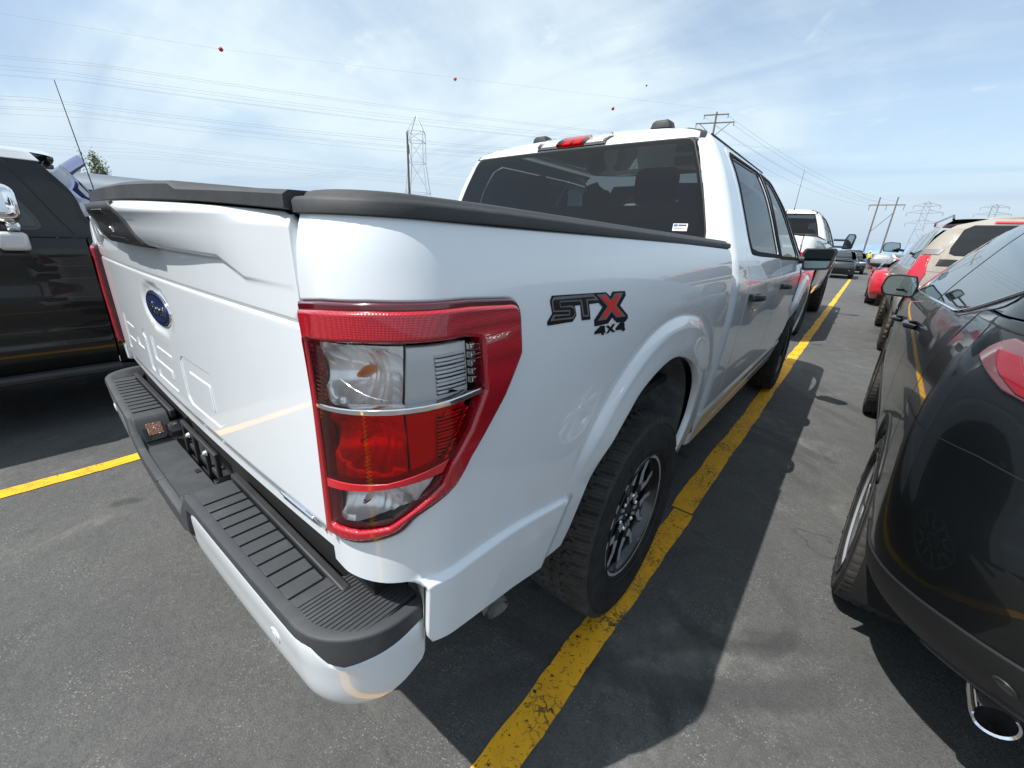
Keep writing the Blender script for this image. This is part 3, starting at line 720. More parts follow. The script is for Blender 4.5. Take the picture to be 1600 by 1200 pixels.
        panel('lamp_housing', lampo, BS, mat('lamp_inner', (.50, .51, .52), .3, metal=.2, coat=.5), th, step=.03, rim=0, edge=0, off=-.056, mirror=mir, dz=dz)
        L0 = .868
        if not main:
            panel('lens', lampo, BS, red_g, th, step=.03, rim=.02, edge=.006, off=.010, mirror=mir, dz=dz)
        if main:
            up = rp([R(L0, 1.250), (-.900, 1.254), (-.893, 1.249), (-.893, 1.176), (-.905, 1.172), R(L0, 1.156)], [.006, .004, .006, .006, .003, .003])
            winpoly = [R(L0, 1.256), R(.95, 1.262), (-.92, 1.262), (-.890, 1.255), (-.886, 1.176), (-.915, 1.120), (-.952, 1.075), (-.965, 1.045), R(.985, 1.000), R(.966, .978), R(.925, .962), R(L0+.004, .954)]
            ringo = lampo
            panel('lens_rim', ringo, BS, red_dark, th, holes=[inset(resample(ringo, .02)[::(-1 if area(resample(ringo, .02)) < 0 else 1)], .012)], step=.012, rim=.03, edge=.004, off=.006, mirror=mir, dz=dz)
            ins_ = inset(resample(ringo, .015)[::(-1 if area(resample(ringo, .015)) < 0 else 1)], .010)
            panel('reflex_lens', [tuple(p) for p in ins_], BS, red_o, th, holes=[rp(winpoly, .006)], step=.012, rim=.020, edge=.006, off=.014, mirror=mir, dz=dz)
            panel('clear_lens', [R(L0, 1.250), R(.95, 1.256), (-.92, 1.256), (-.893, 1.249), (-.893, 1.184), (-.912, 1.181), R(.97, 1.173), R(L0, 1.164)], BS, lens_c, th, step=.02, rim=0, edge=0, off=.009, mirror=mir, dz=dz)
            panel('brake_lens', [R(L0, 1.156), R(.97, 1.165), (-.912, 1.172), (-.925, 1.125), (-.955, 1.085), R(.97, 1.056), R(L0, 1.040)], BS, lens_r, th, step=.02, rim=0, edge=0, off=.009, mirror=mir, dz=dz)
            panel('reverse_lens', [R(L0, 1.022), R(.95, 1.040), (-.968, 1.062), (-.972, 1.035), R(.982, 1.000), R(.963, .982), R(.922, .968), R(L0+.004, .960)], BS, lens_c, th, step=.02, rim=0, edge=0, off=.009, mirror=mir, dz=dz)
            for q in ([R(L0, 1.164), R(.97, 1.173), (-.895, 1.182), (-.893, 1.173), R(.97, 1.164), R(L0, 1.156)],):
                panel('chrome_strip', q, BS, chrome, th, step=.02, rim=.02, edge=.002, off=.011, mirror=mir, dz=dz)
            panel('dark_strip', [R(L0, 1.040), R(.97, 1.056), (-.955, 1.085), (-.966, 1.064), R(.95, 1.040), R(L0, 1.022)], BS, red_g, th, step=.02, rim=.02, edge=.002, off=.010, mirror=mir, dz=dz)
            # chrome corner beads
            for i in range(5):
                z0 = 1.190+i*.0125; panel('chrome_bead', rp([(-.908, z0), (-.897, z0), (-.897, z0+.010), (-.908, z0+.010)], .002), BS, chrome, th, step=.02, rim=.006, edge=.003, off=.004, mirror=mir, dz=dz)
            for i in range(9):
                t = i/8.; yy = -.918-.052*t; zz = 1.150-.088*t
                if i in (7,): continue
                panel('chrome_bead', rp([(yy-.006, zz-.006), (yy+.004, zz-.002), (yy+.006, zz+.006), (yy-.004, zz+.004)], .002), BS, chrome, th, step=.02, rim=.006, edge=.003, off=.003, mirror=mir, dz=dz)
            # reflectors: bowls + ribbed plates
            def bowl(pts, c, dep):
                cz = c[1]; ca = c[0]
                F = lambda a, z: BS(a, z)-fnormal(BS, a, z)*(.006+.0022*np.abs(np.sin((a-ca)*150))+dep*(1-np.clip(((a-ca)/.085)**2+((z-cz)/.045)**2, 0, 1)))[:, None]
                return panel('reflector', pts, F, reflector, th, step=.008, rim=0, edge=0, mirror=mir, dz=dz)
            cx_ = R(.945, 1.21)[0]
            bowl([R(.850, 1.25), R(.95, 1.256), R(.99, 1.256), R(.99, 1.172), R(.850, 1.156)], (cx_, 1.21), .045)
            bowl([R(.850, 1.156), R(.99, 1.172), R(.99, 1.060), R(.850, 1.036)], (cx_, 1.105), .045)
            bowl([R(.850, 1.03), R(.95, 1.045), R(.990, 1.060), (-.972, 1.05), R(.988, 1.000), R(.965, .980), R(.92, .962), R(.850, .945)], (R(.93, 1.0)[0], 1.0), .040)
            panel('reflector_plate', [R(.992, 1.162), (-.908, 1.168), (-.930, 1.115), (-.962, 1.075), R(.992, 1.062)], BS, plate_m, th, step=.01, rim=.02, edge=.002, off=-.008, mirror=mir, dz=dz)
            ribF = lambda a, z: BS(a, z)+fnormal(BS, a, z)*(.0016*np.sin(z*2*PI/.0058))[:, None]
            panel('reflector_plate', [R(.992, 1.254), (-.908, 1.254), (-.908, 1.178), R(.992, 1.170)], BS, plate_m, th, step=.01, rim=.02, edge=.002, off=-.006, mirror=mir, dz=dz)
            panel('ribbed_plate', [(-.968, 1.240), (-.915, 1.240), (-.915, 1.186), (-.968, 1.182)], ribF, plate_m, th, step=.0016 if main else .01, rim=.002, edge=.001, off=-.003, mirror=mir, dz=dz)
            panel('ribbed_plate', [(-.970, 1.150), (-.920, 1.160), (-.940, 1.110), (-.970, 1.080)], ribF, plate_m, th, step=.0016 if main else .01, rim=.002, edge=.001, off=-.003, mirror=mir, dz=dz)
            for (xq, zq, mm_, rr_) in ((.940, 1.212, amber, .0085), (.935, 1.11, chrome, .008), (.925, 1.0, chrome, .008)):
                P = BS(np.array([R(xq, zq)[0]]), np.array([zq]))[0]; nn = fnormal(BS, np.array([R(xq, zq)[0]]), np.array([zq]))[0]
                P0 = P-nn*.045; P1 = P-nn*.012; sx = -1 if mir else 1
                bb = MB(); bb.tube([(P0[0]*sx, P0[1], P0[2]+dz), ((P0[0]*.5+P1[0]*.5)*sx, (P0[1]+P1[1])/2, P0[2]+dz), (P1[0]*sx, P1[1], P1[2]+dz)], [rr_*.9, rr_, rr_*.35], 12); bb.obj('bulb', mm_, th)
    # ---- side decal
    if main:
        for mir in (False, True):
            de = bpy.data.objects.new('side_badge', None); COL.objects.link(de); de.parent = T
            def dp(n, k, m_, o_):
                P = STX[k]
                if mir: c = -.5395; P = [(2*c-y, z) for y, z in P]
                panel(n, P, BS, m_, de, step=.02, rim=0, edge=0, off=o_, mirror=mir, dz=dz)
            dp('badge_border', 'badge_border', decal_black, .0012); dp('badge_outline', 'grey_st', decal_grey, .0018); dp('badge_letters', 'in_st', decal_dark, .0024)
            dp('badge_outline', 'grey_x', decal_grey, .0018); dp('badge_letters', 'red_x', decal_red, .0024)
            for k in ('four_a', 'x', 'four_b'): dp('badge_letters', k, decal_black, .0014)
    # ---- tailgate
    def gy(x, z):
        ax = np.abs(x); y = -1.076+.016*(ax/.83)**2; z = z-.020*(1-(ax/.83)**2)*sst(1.36, 1.405, z)
        zl = np.interp(ax, [.57, .66], [1.340, 1.312]); p = .060*(1-sst(.15, .81, ax))+.002
        t = np.clip((z-zl)/(1.405-zl), 0, 1)
        y = y-p*(.30*sst(0, .10, t)+.70*t)-0
        y = y+.018*sst(1.403, 1.425, z)
        y = y+.0040*np.exp(-((z-1.266)/.0032)**2)
        # pressed field round the lettering and the lower flange
        y = y+.004*sst(.935, .915, z) if False else y
        y = y+.012*(1-sst(.885, .915, z))
        e = (ax/.160)**2+((z-1.178)/.072)**2
        y = y+.006*(1-sst(.55, 1.0, e))
        return y
    FG = lambda x, z: np.stack([x, gy(x, z), z+0*x], 1)
    def letters():
        def sh(p, x0): return [(x0+u*.225, .948+v*.130) for u, v in p]
        Ls = []
        Ls.append(sh([(0, 0), (.16, 0), (.20, .38), (.80, .38), (.80, .58), (.22, .58), (.26, .80), (.92, .80), (.92, 1), (.10, 1)], -.650))
        Ls.append(sh([(0, .40), (.42, .40), (.42, .60), (0, .60)], -.425))
        Ls.append(sh([(.12, 0), (.32, 0), (.32, 1), (.14, 1), (0, .86), (.12, .80)], -.300))
        Ls.append(sh([(0, 0), (.88, 0), (1, .12), (1, .50), (.90, .60), (.22, .60), (.22, .80), (.98, .80), (.98, 1), (0, 1), (0, .42), (.78, .42), (.78, .20), (0, .20)], -.175))
        out = sh([(0, 0), (.92, 0), (1.08, .16), (1.08, .84), (.92, 1), (0, 1), (-.10, .88), (-.10, .12)], .150)
        inn = sh([(.16, .24), (.84, .24), (.84, .76), (.16, .76)], .150)
        return Ls, out, inn
    gate = panel_gate = None
    if main:
        Ls, zo, zi = letters(); Ls = [rp(l, .004, 2) for l in Ls]; zo = rp(zo, .006, 2); zi = rp(zi, .004, 2)
        go = rp([(-.829, .858), (.829, .858), (.829, 1.418)], .006)+[(x, 1.418+.020*(1-(x/.83)**2)) for x in np.linspace(.80, -.80, 20)]+[(-.829, 1.418)]
        gate = panel('tailgate', go, FG, pw, T, holes=Ls+[zo], step=.014, rim=.03, hrim=.001, edge=.0030, dz=dz, lines=[[(-.82, 1.314), (-.66, 1.314), (-.57, 1.342), (.57, 1.342), (.66, 1.314), (.82, 1.314)], [(-.825, 1.266), (.825, 1.266)]])
        for l in Ls: panel('embossed_letter', l, FG, pw, gate, step=.014, rim=.001, edge=.0005, off=-.0026, dz=dz)
        panel('embossed_letter', zo, FG, pw, gate, holes=[zi], step=.014, rim=.001, edge=.0005, off=-.0026, dz=dz)
        panel('embossed_letter', zi, FG, pw, gate, step=.014, rim=.0035, edge=.0035, off=0, dz=dz)
    else:
        gate = panel('tailgate', rp([(-.829, .858), (.829, .858), (.829, 1.418), (-.829, 1.418)], .006), FG, pw, T, step=.03, rim=.02, edge=.0035, dz=dz)
    bb = MB(); bb.box((0, -1.01, 1.13+dz), (1.655, .06, .54)); bb.box((.835, -1.0, 1.13+dz), (.01, .08, .56)); bb.box((-.835, -1.0, 1.13+dz), (.01, .08, .56)); bb.obj('tailgate_core', dark, gate, smooth=False)
    zb = panel('handle_bezel', rp([(-.205, 1.342), (.205, 1.342), (.155, 1.433), (-.155, 1.433)], .008), FG, plastic, gate, step=.014, rim=.012, edge=.005, off=.007, dz=dz)
    panel('handle_recess', rp([(-.10, 1.350), (.10, 1.350), (.085, 1.362), (-.085, 1.362)], .004), FG, dark, zb, step=.02, rim=.002, edge=.001, off=.0085, dz=dz)
    panel('camera_lens', arc(0.02, 1.378, .006, 0, 360, 14)[:-1], FG, chrome, zb, step=.02, rim=.004, edge=.001, off=.012, dz=dz)
    panel('release_button', rp([(-.07, 1.412), (.07, 1.412), (.065, 1.422), (-.065, 1.422)], .003), FG, trim, zb, step=.02, rim=.002, edge=.001, off=.009, dz=dz)
    # gate cap
    xs = np.linspace(-.834, .834, 60); V = []; prof = [(.004, 1.419), (-.004, 1.421), (-.004, 1.437), (.004, 1.443), (.060, 1.446), (.085, 1.440), (.085, 1.40)]
    for x in xs:
        y0 = -1.062-.050*(1-float(sst(.12, .80, abs(x)))); hgt = .009*(1-float(sst(.44, .47, abs(x)))); cw = .021*(1-(x/.83)**2)
        for (o_, z_) in prof: V.append((x, y0+o_ if o_ < .05 else -1.0+o_, z_+cw+(hgt if z_ > 1.43 else 0)+dz))
    k = len(prof); b = MB(); b.add(V, [(i*k+j, i*k+(j+1) % k, (i+1)*k+(j+1) % k, (i+1)*k+j) for i in range(len(xs)-1) for j in range(k)]+[tuple(range(k)), tuple(range((len(xs)-1)*k, len(xs)*k))])
    b.obj('gate_cap', cap_m, gate, angle=50)
    if main:
        # oval emblem with script
        ov = bpy.data.objects.new('emblem', None); COL.objects.link(ov); ov.parent = gate
        E_ = lambda a_, b_: [(a_*math.cos(t), 1.178+b_*math.sin(t)) for t in np.linspace(0, 2*PI, 48, endpoint=False)]
        panel('emblem_rim', E_(.118, .047), FG, chrome, ov, step=.01, rim=.006, edge=.002, off=.004, dz=dz)
        panel('emblem_field', E_(.112, .042), FG, mat('emblem_blue', (.006, .016, .075), .4, coat=.25), ov, step=.01, rim=.001, edge=.0006, off=.0052, dz=dz)
        panel('emblem_line', E_(.106, .037), FG, chrome, ov, holes=[E_(.1035, .0347)], step=.01, rim=0, edge=0, off=.0060, dz=dz)
        cu = bpy.data.curves.new('emblem_script', 'FONT'); cu.body = 'Ford'; cu.size = .070; cu.align_x = 'CENTER'; cu.align_y = 'CENTER'; cu.extrude = .0012; cu.shear = .45
        so = bpy.data.objects.new('emblem_script', cu); COL.objects.link(so); so.parent = ov
        so.location = (0, -1.0775, 1.176+dz); so.rotation_euler = (PI/2, 0, 0); so.scale = (1.05, .62, 1)
        bpy.context.view_layer.update(); me_ = bpy.data.meshes.new_from_object(so.evaluated_get(bpy.context.evaluated_depsgraph_get())); tr_ = so.matrix_local.copy(); bpy.data.objects.remove(so)
        so = link('emblem_script', me_, chrome, ov, smooth=False); so.matrix_local = tr_
        # small chrome engine badge
        panel('engine_badge', rp([(.640, .882), (.772, .884), (.776, .908), (.644, .904)], .003), FG, chrome, gate, step=.02, rim=.003, edge=.001, off=.004, dz=dz)
        panel('badge_field', rp([(.648, .887), (.700, .888), (.702, .903), (.649, .901)], .002), FG, mat('badge_blue', (.02, .06, .22), .3), gate, step=.02, rim=0, edge=0, off=.0062, dz=dz)
        panel('badge_field', rp([(.702, .888), (.766, .889), (.769, .903), (.704, .903)], .002), FG, mat('badge_green', (.02, .13, .05), .3), gate, step=.02, rim=0, edge=0, off=.0062, dz=dz)
    # ---- rear bumper
    bm_ = bpy.data.objects.new('rear_bumper', None); COL.objects.link(bm_); bm_.parent = T
    PS = Shell([(.50, -1.085, 1, .930, .13, .13, .1, .1), (.57, -1.110, 1, .950, .13, .13, .1, .1), (.61, -1.128, 1, .964, .13, .13, .1, .1), (.70, -1.138, 1, .973, .125, .125, .1, .1), (.735, -1.140, 1, .975, .125, .125, .1, .1), (.785, -1.136, 1, .970, .12, .12, .1, .1)], br=.028)
    def hz(x): return .782-.095*(1-sst(.235, .315, np.abs(x-(-.03)*0)))*1.0
    def HZ(x, y):
        z = hz(x); ax = np.abs(x)
        k = (ax > .36)*(ax < .80)*(y > -1.125)*(y < -1.068)
        return z
    def yb_(x, z=.782):   # rear edge of the bumper at x
        a = PS.R(abs(x), z)[0]; return float(PS(np.array([a]), np.array([z]))[0][1])
    xs = list(np.linspace(-.955, .955, 60)); edge_ = [(x, yb_(x)+.006) for x in xs]
    top = edge_+[(.945, -.968), (.90, -.968), (.83, -1.015), (.79, -1.062), (-.79, -1.062), (-.83, -1.015), (-.90, -.968), (-.945, -.968)]
    FH = lambda x, y: np.stack([x, y, HZ(x, y)], 1)
    sp_ = panel('step_pad', top, FH, pad_m, bm_, step=.0085 if main else .03, rim=.01, edge=.004, dz=dz)
    if main:
        for sx in (1, -1):
            b = MB()
            for i in range(11):
                x = .372+i*.0405; ya = yb_(x)+.016; b.box((sx*x, (ya-1.066)/2, .7832+dz), (.0375, -1.066-ya if -1.066-ya > 0 else .05, .0042), Matrix.Rotation(math.radians(-4.5), 3, 'Y'))
            b.obj('tread_slats', pad_m, sp_, bevel=.0012, seg=2)
            b = MB()
            for i in range(15):
                x = .822+i*.0088; ya = yb_(min(x, .95))+.018; y1 = -1.010+.35*(x-.83)
                if y1-ya > .01: b.box((sx*x, (ya+y1)/2, .7828+dz), (.0036, y1-ya, .0032))
            b.obj('tread_ribs', pad_m, sp_, bevel=.0008, seg=1)
    for mir in (False, True):
        zt = .742
        skirt = [PS.R(.318, .784), PS.R(.45, .784), PS.R(.7, .784), PS.R(.95, .784), (-.968, .784), (-.966, .770), (-.968, .754), PS.R(.957, .733), PS.R(.935, .724), PS.R(.915, .733), PS.R(.890, .757), PS.R(.60, .762), PS.R(.40, .762), PS.R(.333, .75), PS.R(.285, .66), PS.R(.20, .62), PS.R(.0, .62), PS.R(.0, .690), PS.R(.20, .690), PS.R(.238, .694), PS.R(.276, .735)]
        panel('step_edge', rp(skirt, .004, 2), PS, pad_m, bm_, step=.016, rim=.015, edge=.006, off=.005, mirror=mir, dz=dz)
        face = [PS.R(.338, .748), PS.R(.36, .758), PS.R(.60, .760), PS.R(.889, .755), PS.R(.915, .727), PS.R(.935, .722), PS.R(.957, .731), (-.968, .752), (-.968, .655), (-.975, .640), PS.R(.957, .608), PS.R(.90, .588), PS.R(.80, .578), PS.R(.45, .580), PS.R(.315, .600), PS.R(.30, .64)]
        fc = panel('bumper_face', rp(face, .012, 3), PS, pw, bm_, step=.016, rim=.03, edge=.008, mirror=mir, dz=dz)
        a_, z_ = PS.R(.755, .685)
        for (ro, m_, of) in ((.017, pw, .002), (.0115, seal, .0022), (.010, pw, .0030)):
            panel('parking_sensor', [(a_+ro*math.cos(t), z_+ro*math.sin(t)) for t in np.linspace(0, 2*PI, 24, endpoint=False)], PS, m_, fc, step=.01, rim=.002, edge=.001, off=of, mirror=mir, dz=dz)
    panel('lower_valance', [PS.R(0, .625), PS.R(.30, .625), PS.R(.32, .58), PS.R(.45, .565), PS.R(.45, .52), PS.R(0, .52)], PS, plastic, bm_, step=.03, rim=.02, edge=.004, dz=dz)
    panel('lower_valance', [PS.R(0, .625), PS.R(.30, .625), PS.R(.32, .58), PS.R(.45, .565), PS.R(.45, .52), PS.R(0, .52)], PS, plastic, bm_, step=.03, rim=.02, edge=.004, mirror=True, dz=dz)
    b = MB(); b.box((0, -1.035, .700+dz), (1.70, .03, .02)); b.obj('step_channel', plastic, bm_, bevel=.004)
    for sx in (-1, 1): b = MB(); b.box((sx*.57, -1.050, .772+dz), (.56, .018, .030)); b.obj('step_channel_lip', plastic, bm_, bevel=.004)
    b = MB(); b.box((0, -.99, .70+dz), (1.80, .07, .24)); b.obj('bumper_beam', dark, bm_, smooth=False)
    if main:
        # licence lamps and plate bracket
        for sx in (-1, 1):
            lp = bpy.data.objects.new('licence_lamp', None); COL.objects.link(lp); lp.parent = bm_
            M_ = Matrix.Rotation(math.radians(-50*sx), 3, 'Y')
            b = MB(); b.box((sx*.279, -1.108, .7370+dz), (.080, .070, .007), M_); b.obj('lamp_frame', trim, lp, bevel=.006, seg=3)
            b = MB(); b.box((sx*.2765, -1.108, .7400+dz), (.044, .042, .006), M_); b.obj('lamp_lens', mat('licence_lamp_lens', (.16, .07, .04), .12, coat=1, bump=(160, 1, .004)), lp, bevel=.002)
        pb = MB(); z0 = .715+dz
        for (x0, z1, w_, h_) in ((0, .090, .33, .014), (0, -.035, .33, .014), (-.158, .028, .014, .12), (.158, .028, .014, .12), (-.05, .028, .012, .12), (.06, .028, .012, .12)): pb.box((x0, -1.052, z0+z1-.02), (w_, .012, h_))
        pb.obj('plate_bracket', plastic, bm_, bevel=.003)
        for (x0, z1) in ((-.075, .075), (.088, .075)):
            b = MB(); b.lathe([(0, -.012), (.006, -.010), (.007, -.004), (.010, 0)], 10, 'y', (x0, -1.058, z0+z1-.02)); b.obj('plate_screw', chrome, bm_)
        b = MB(); b.lathe([(.028, -.02), (.032, 0), (.032, .05)], 20, 'y', (-.21, -1.06, .745+dz)); b.lathe([(0, -.022), (.026, -.022), (.028, -.012)], 20, 'y', (-.21, -1.06, .745+dz)); b.obj('trailer_socket', trim, bm_)
        b = MB(); b.lathe([(0, -.022), (.018, -.022), (.020, .04)], 20, 'y', (.215, -1.055, .725+dz)); b.obj('trailer_socket', trim, bm_)
        b = MB(); b.box((.165, -1.140, .6885+dz), (.042, .028, .003)); b.obj('step_label', trim, bm_, bevel=.004)
        b = MB()
        for i in range(4):
            for j in range(2): b.box((.150+i*.010, -1.146+j*.011, .6903+dz), (.0045, .006, .001))
        b.obj('step_label_marks', decal_grey, bm_)
        b = MB(); b.box((.02, -1.075, .6885+dz), (.022, .012, .003)); b.obj('step_slot', dark, bm_)
        b = MB(); b.box((0, -1.05, .545+dz), (.075, .16, .075)); b.obj('tow_receiver', steel, bm_, bevel=.005)
        # inner bed-corner pillar seen past the bumper end
        for sx in (-1, 1):
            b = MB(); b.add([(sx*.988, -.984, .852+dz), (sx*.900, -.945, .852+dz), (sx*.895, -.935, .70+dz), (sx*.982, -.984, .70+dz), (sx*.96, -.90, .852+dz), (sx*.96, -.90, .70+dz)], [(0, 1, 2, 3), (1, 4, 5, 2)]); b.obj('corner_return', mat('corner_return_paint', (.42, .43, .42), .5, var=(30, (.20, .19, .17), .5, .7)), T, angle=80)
    # ---- bed box inside + underbody + liners
    b = MB(); b.box((0, (-.95+YB)/2, .86+dz), (1.78, YB+.93, .03)); b.box((0, YB-.02, 1.12+dz), (1.84, .03, .55)); b.box((0, YB+.022, .96+dz), (1.935, .03, .86)); b.box((0, -.955, 1.15+dz), (1.72, .03, .5))  # thin box between bed and cab is a filler added against sun leaks
    for sx in (-1, 1): b.box((sx*.865, (-.95+YB)/2, 1.175+dz), (.04, YB+.93, .50))
    b.obj('bed_floor_and_gap_filler', plastic, T, smooth=False)
    b = MB(); b.box((0, 2.0+S/2, .575+dz), (1.84, 2.45+S, .10)); b.box((0, 1.9, .62+dz), (1.16, 5.2, .20)); b.box((.42, 1.7, .50+dz), (.09, 5.4, .14)); b.box((-.42, 1.7, .50+dz), (.09, 5.4, .14)); b.obj('chassis', dark, T, smooth=False)
    b = MB(); b.tube([(-.75, 0, r), (.75, 0, r)], .045, 12); b.lathe([(.0, -.12), (.10, -.10), (.14, 0), (.10, .10), (0, .12)], 20, c=(.0, 0, r)); b.obj('rear_axle', dark, T)
    for yc in (0, wb):
        for sx in (-1, 1):
            b = MB(); V = []; F = []; K = 30; NX = 7
            for i in range(K+1):
                th = math.radians(-14+178*i/K); ri = float(rin(np.array([th if th < PI else PI-.001]))[0])+.018
                for j in range(NX):
                    x = .60+.375*j/(NX-1); rr = ri+.010*math.sin(j*1.9+i*.0)+(.02 if j < 2 else 0)
                    V.append((sx*x, yc+rr*math.cos(th), .60+rr*math.sin(th)+dz))
            F = [(i*NX+j, i*NX+j+1, (i+1)*NX+j+1, (i+1)*NX+j) for i in range(K) for j in range(NX-1)]
            b.add(V, F); b.box((sx*.585, yc+.04, .85+dz), (.02, .80, .44)); b.obj('wheel_liner', liner, T, angle=40)
    if main:
        b = MB(); b.tube([(.40, -.28, .47), (.50, -.46, .465), (.64, -.56, .455), (.76, -.605, .43), (.864, -.643, .404)], .035, 22, cap=False); b.tube([(.79, -.616, .422), (.865, -.6435, .4038)], [.0365, .0378], 22, cap=False); b.tube([(.77, -.609, .427), (.864, -.643, .404)], .0310, 22, cap=False); b.obj('exhaust_pipe', steel, T)
        for sx in (-1, 1):
            b = MB(); b.tube([(sx*.96, YB-.12, .56), (sx*.965, .50, .50), (sx*.955, .48, .42)], .012, 8); b.obj('mud_flap', plastic, T)
    # ---- cab
    def cab_disp(y, z, x):
        d = flare_d(y, z, .024, wb)*(y > wb-.8)
        zl = .615; d = d-.010*sst(zl+.006, zl-.010, z)*(y < wb-.55)*(y > .7) if False else d+.010*(1-sst(zl-.012, zl+.010, z))*(y < wb-.5)
        d = d+.006*np.exp(-((z-(1.235-.010*(y-1)))/.035)**2)*(y < wb-.4)
        return d
    cr = .70+S
    L = [(.40, cr, 4.56, .930, .10, .08, .30, .30), (.50, cr, 4.60, .950, .10, .08, .30, .30), (.62, cr, 4.63, .978, .10, .08, .30, .30), (.80, cr, 4.65, 1.0, .11, .08, .30, .30), (1.0, cr, 4.65, 1.014, .12, .09, .30, .30),
         (1.15, cr, 4.63, 1.018, .12, .09, .30, .30), (1.26, cr+.005, 4.60, 1.008, .12, .09, .30, .30), (1.34, cr+.015, 3.55, .988, .12, .09, .35, .20), (1.395, cr+.03, 3.30, .968, .13, .09, .35, .18), (1.46, cr+.045, 3.18, .943, .13, .09, .35, .16),
         (1.60, cr+.085, 2.95, .890, .11, .085, .33, .15), (1.72, cr+.115, 2.75, .838, .095, .08, .32, .14), (1.79, cr+.135, 2.62, .800, .085, .08, .30, .14), (1.865, cr+.160, 2.48, .750, .075, .08, .28, .14), (1.907, cr+.19, 2.40, .705, .075, .09, .26, .14), (1.945, cr+.28, 2.28, .62, .09, .10, .25, .14)]
    L = [(a_[0], a_[1], a_[2]+(wb-3.693), *a_[3:]) for a_ in L]
    CS = Shell(L, disp=cab_disp, bf=.10)
    A0 = lambda z: (lambda q: q[0]+q[4]-(q[3]+q[4])*PI/4-(q[2]-q[3]))(CS.prm(z))
    def Wr(u, z):
        u = np.asarray(u, float); z = np.asarray(z, float)+0*u; P = CS(A0(z)+np.abs(u), z); P[:, 0] *= np.where(u < 0, -1, 1); return P
    def U(x, z): return (math.copysign(CS.R(abs(x), z)[0]-float(A0(np.array([z]))[0]), x), z)
    def sym(pts): return pts+[(-u, z) for u, z in pts[::-1]]
    y0 = S
    # rear window and header
    rw = sym([U(.001, 1.874), U(.35, 1.874), U(.60, 1.870), U(.664, 1.866), U(.684, 1.850), U(.735, 1.74), U(.790, 1.60), U(.836, 1.46), U(.840, 1.412), U(.60, 1.405), U(.001, 1.405)])
    rw = [p for i, p in enumerate(rw)]
    body = panel('cab', sym([U(.001, 1.945), U(.58, 1.945), U(.688, 1.905), U(.699, 1.876), U(.70, 1.872), U(.001, 1.881)]), Wr, pw, T, step=.02, rim=.01, edge=.003, dz=dz)
    gl = panel('rear_window', rw, Wr, glass_t, body, step=.03, rim=0, edge=0, off=.001, dz=dz)
    ring_o = [tuple(p) for p in inset(resample(rw, .03)[::(-1 if area(resample(rw, .03)) < 0 else 1)], -.006)]
    panel('window_seal', ring_o, Wr, seal, gl, holes=[[tuple(p) for p in inset(resample(rw, .03)[::(-1 if area(resample(rw, .03)) < 0 else 1)], .012)]], step=.03, rim=.01, edge=.001, off=-.001, dz=dz)
    for sx in (1, -1):
        panel('roof_strip', [(q[0]*sx, q[1]) for q in (U(.703, 1.868), U(.722, 1.868), U(.714, 1.895), U(.695, 1.912), U(.62, 1.938), U(.595, 1.940), U(.688, 1.902))], Wr, plastic, body, step=.02, rim=.006, edge=.002, off=.003, dz=dz)
    panel('cab_back_panel', sym([U(.001, 1.40), U(.80, 1.40), U(.80, .55), U(.001, .55)]), Wr, pw, body, step=.1, rim=0, edge=0, dz=dz)
    lid('roof', CS, 1.945, .018, pw, body, n=80, dz=dz, a0=CS.R(0, 1.945)[0], k=8)
    bl = bpy.data.objects.new('brake_light', None); COL.objects.link(bl); bl.parent = body
    for (x0, x1, m_) in ((-.215, -.085, lens_c), (-.085, .085, lens_r), (.085, .215, lens_c)):
        panel('brake_light_lens', [U(x0, 1.889), U(x1, 1.889), U(x1*.98, 1.940), U(x0*.98, 1.940)], Wr, m_, bl, step=.02, rim=.012, edge=.003, off=.022, dz=dz)
        for q in (.3, .7):
            xx = x0+(x1-x0)*q; panel('brake_light_reflector', [U(xx-.026, 1.894), U(xx+.026, 1.894), U(xx+.024, 1.934), U(xx-.024, 1.934)], Wr, reflector if m_ is lens_c else red_g, bl, step=.01, rim=.01, edge=.008, off=.012, dz=dz)
    panel('brake_light_base', [U(-.222, 1.883), U(.222, 1.883), U(.218, 1.937), U(-.218, 1.937)], Wr, plastic, bl, step=.02, rim=.01, edge=.002, off=.006, dz=dz)
    if main:
        sk = panel('window_sticker', [U(.690, 1.462), U(.757, 1.462), U(.755, 1.494), U(.688, 1.494)], Wr, paper, gl, step=.03, rim=0, edge=0, off=.0025, dz=dz)
        panel('sticker_print', [U(.692, 1.481), U(.710, 1.481), U(.710, 1.491), U(.692, 1.491)], Wr, blue_m, sk, step=.03, rim=0, edge=0, off=.0032, dz=dz)
        panel('sticker_print', [U(.713, 1.484), U(.750, 1.484), U(.750, 1.490), U(.713, 1.490)], Wr, decal_black, sk, step=.03, rim=0, edge=0, off=.0032, dz=dz)
        panel('sticker_print', [U(.694, 1.470), U(.748, 1.470), U(.748, 1.473), U(.694, 1.473)], Wr, decal_grey, sk, step=.03, rim=0, edge=0, off=.0032, dz=dz)
    dB = 2.0+S*.9; dF = 3.02+(wb-3.693)*.9+.0
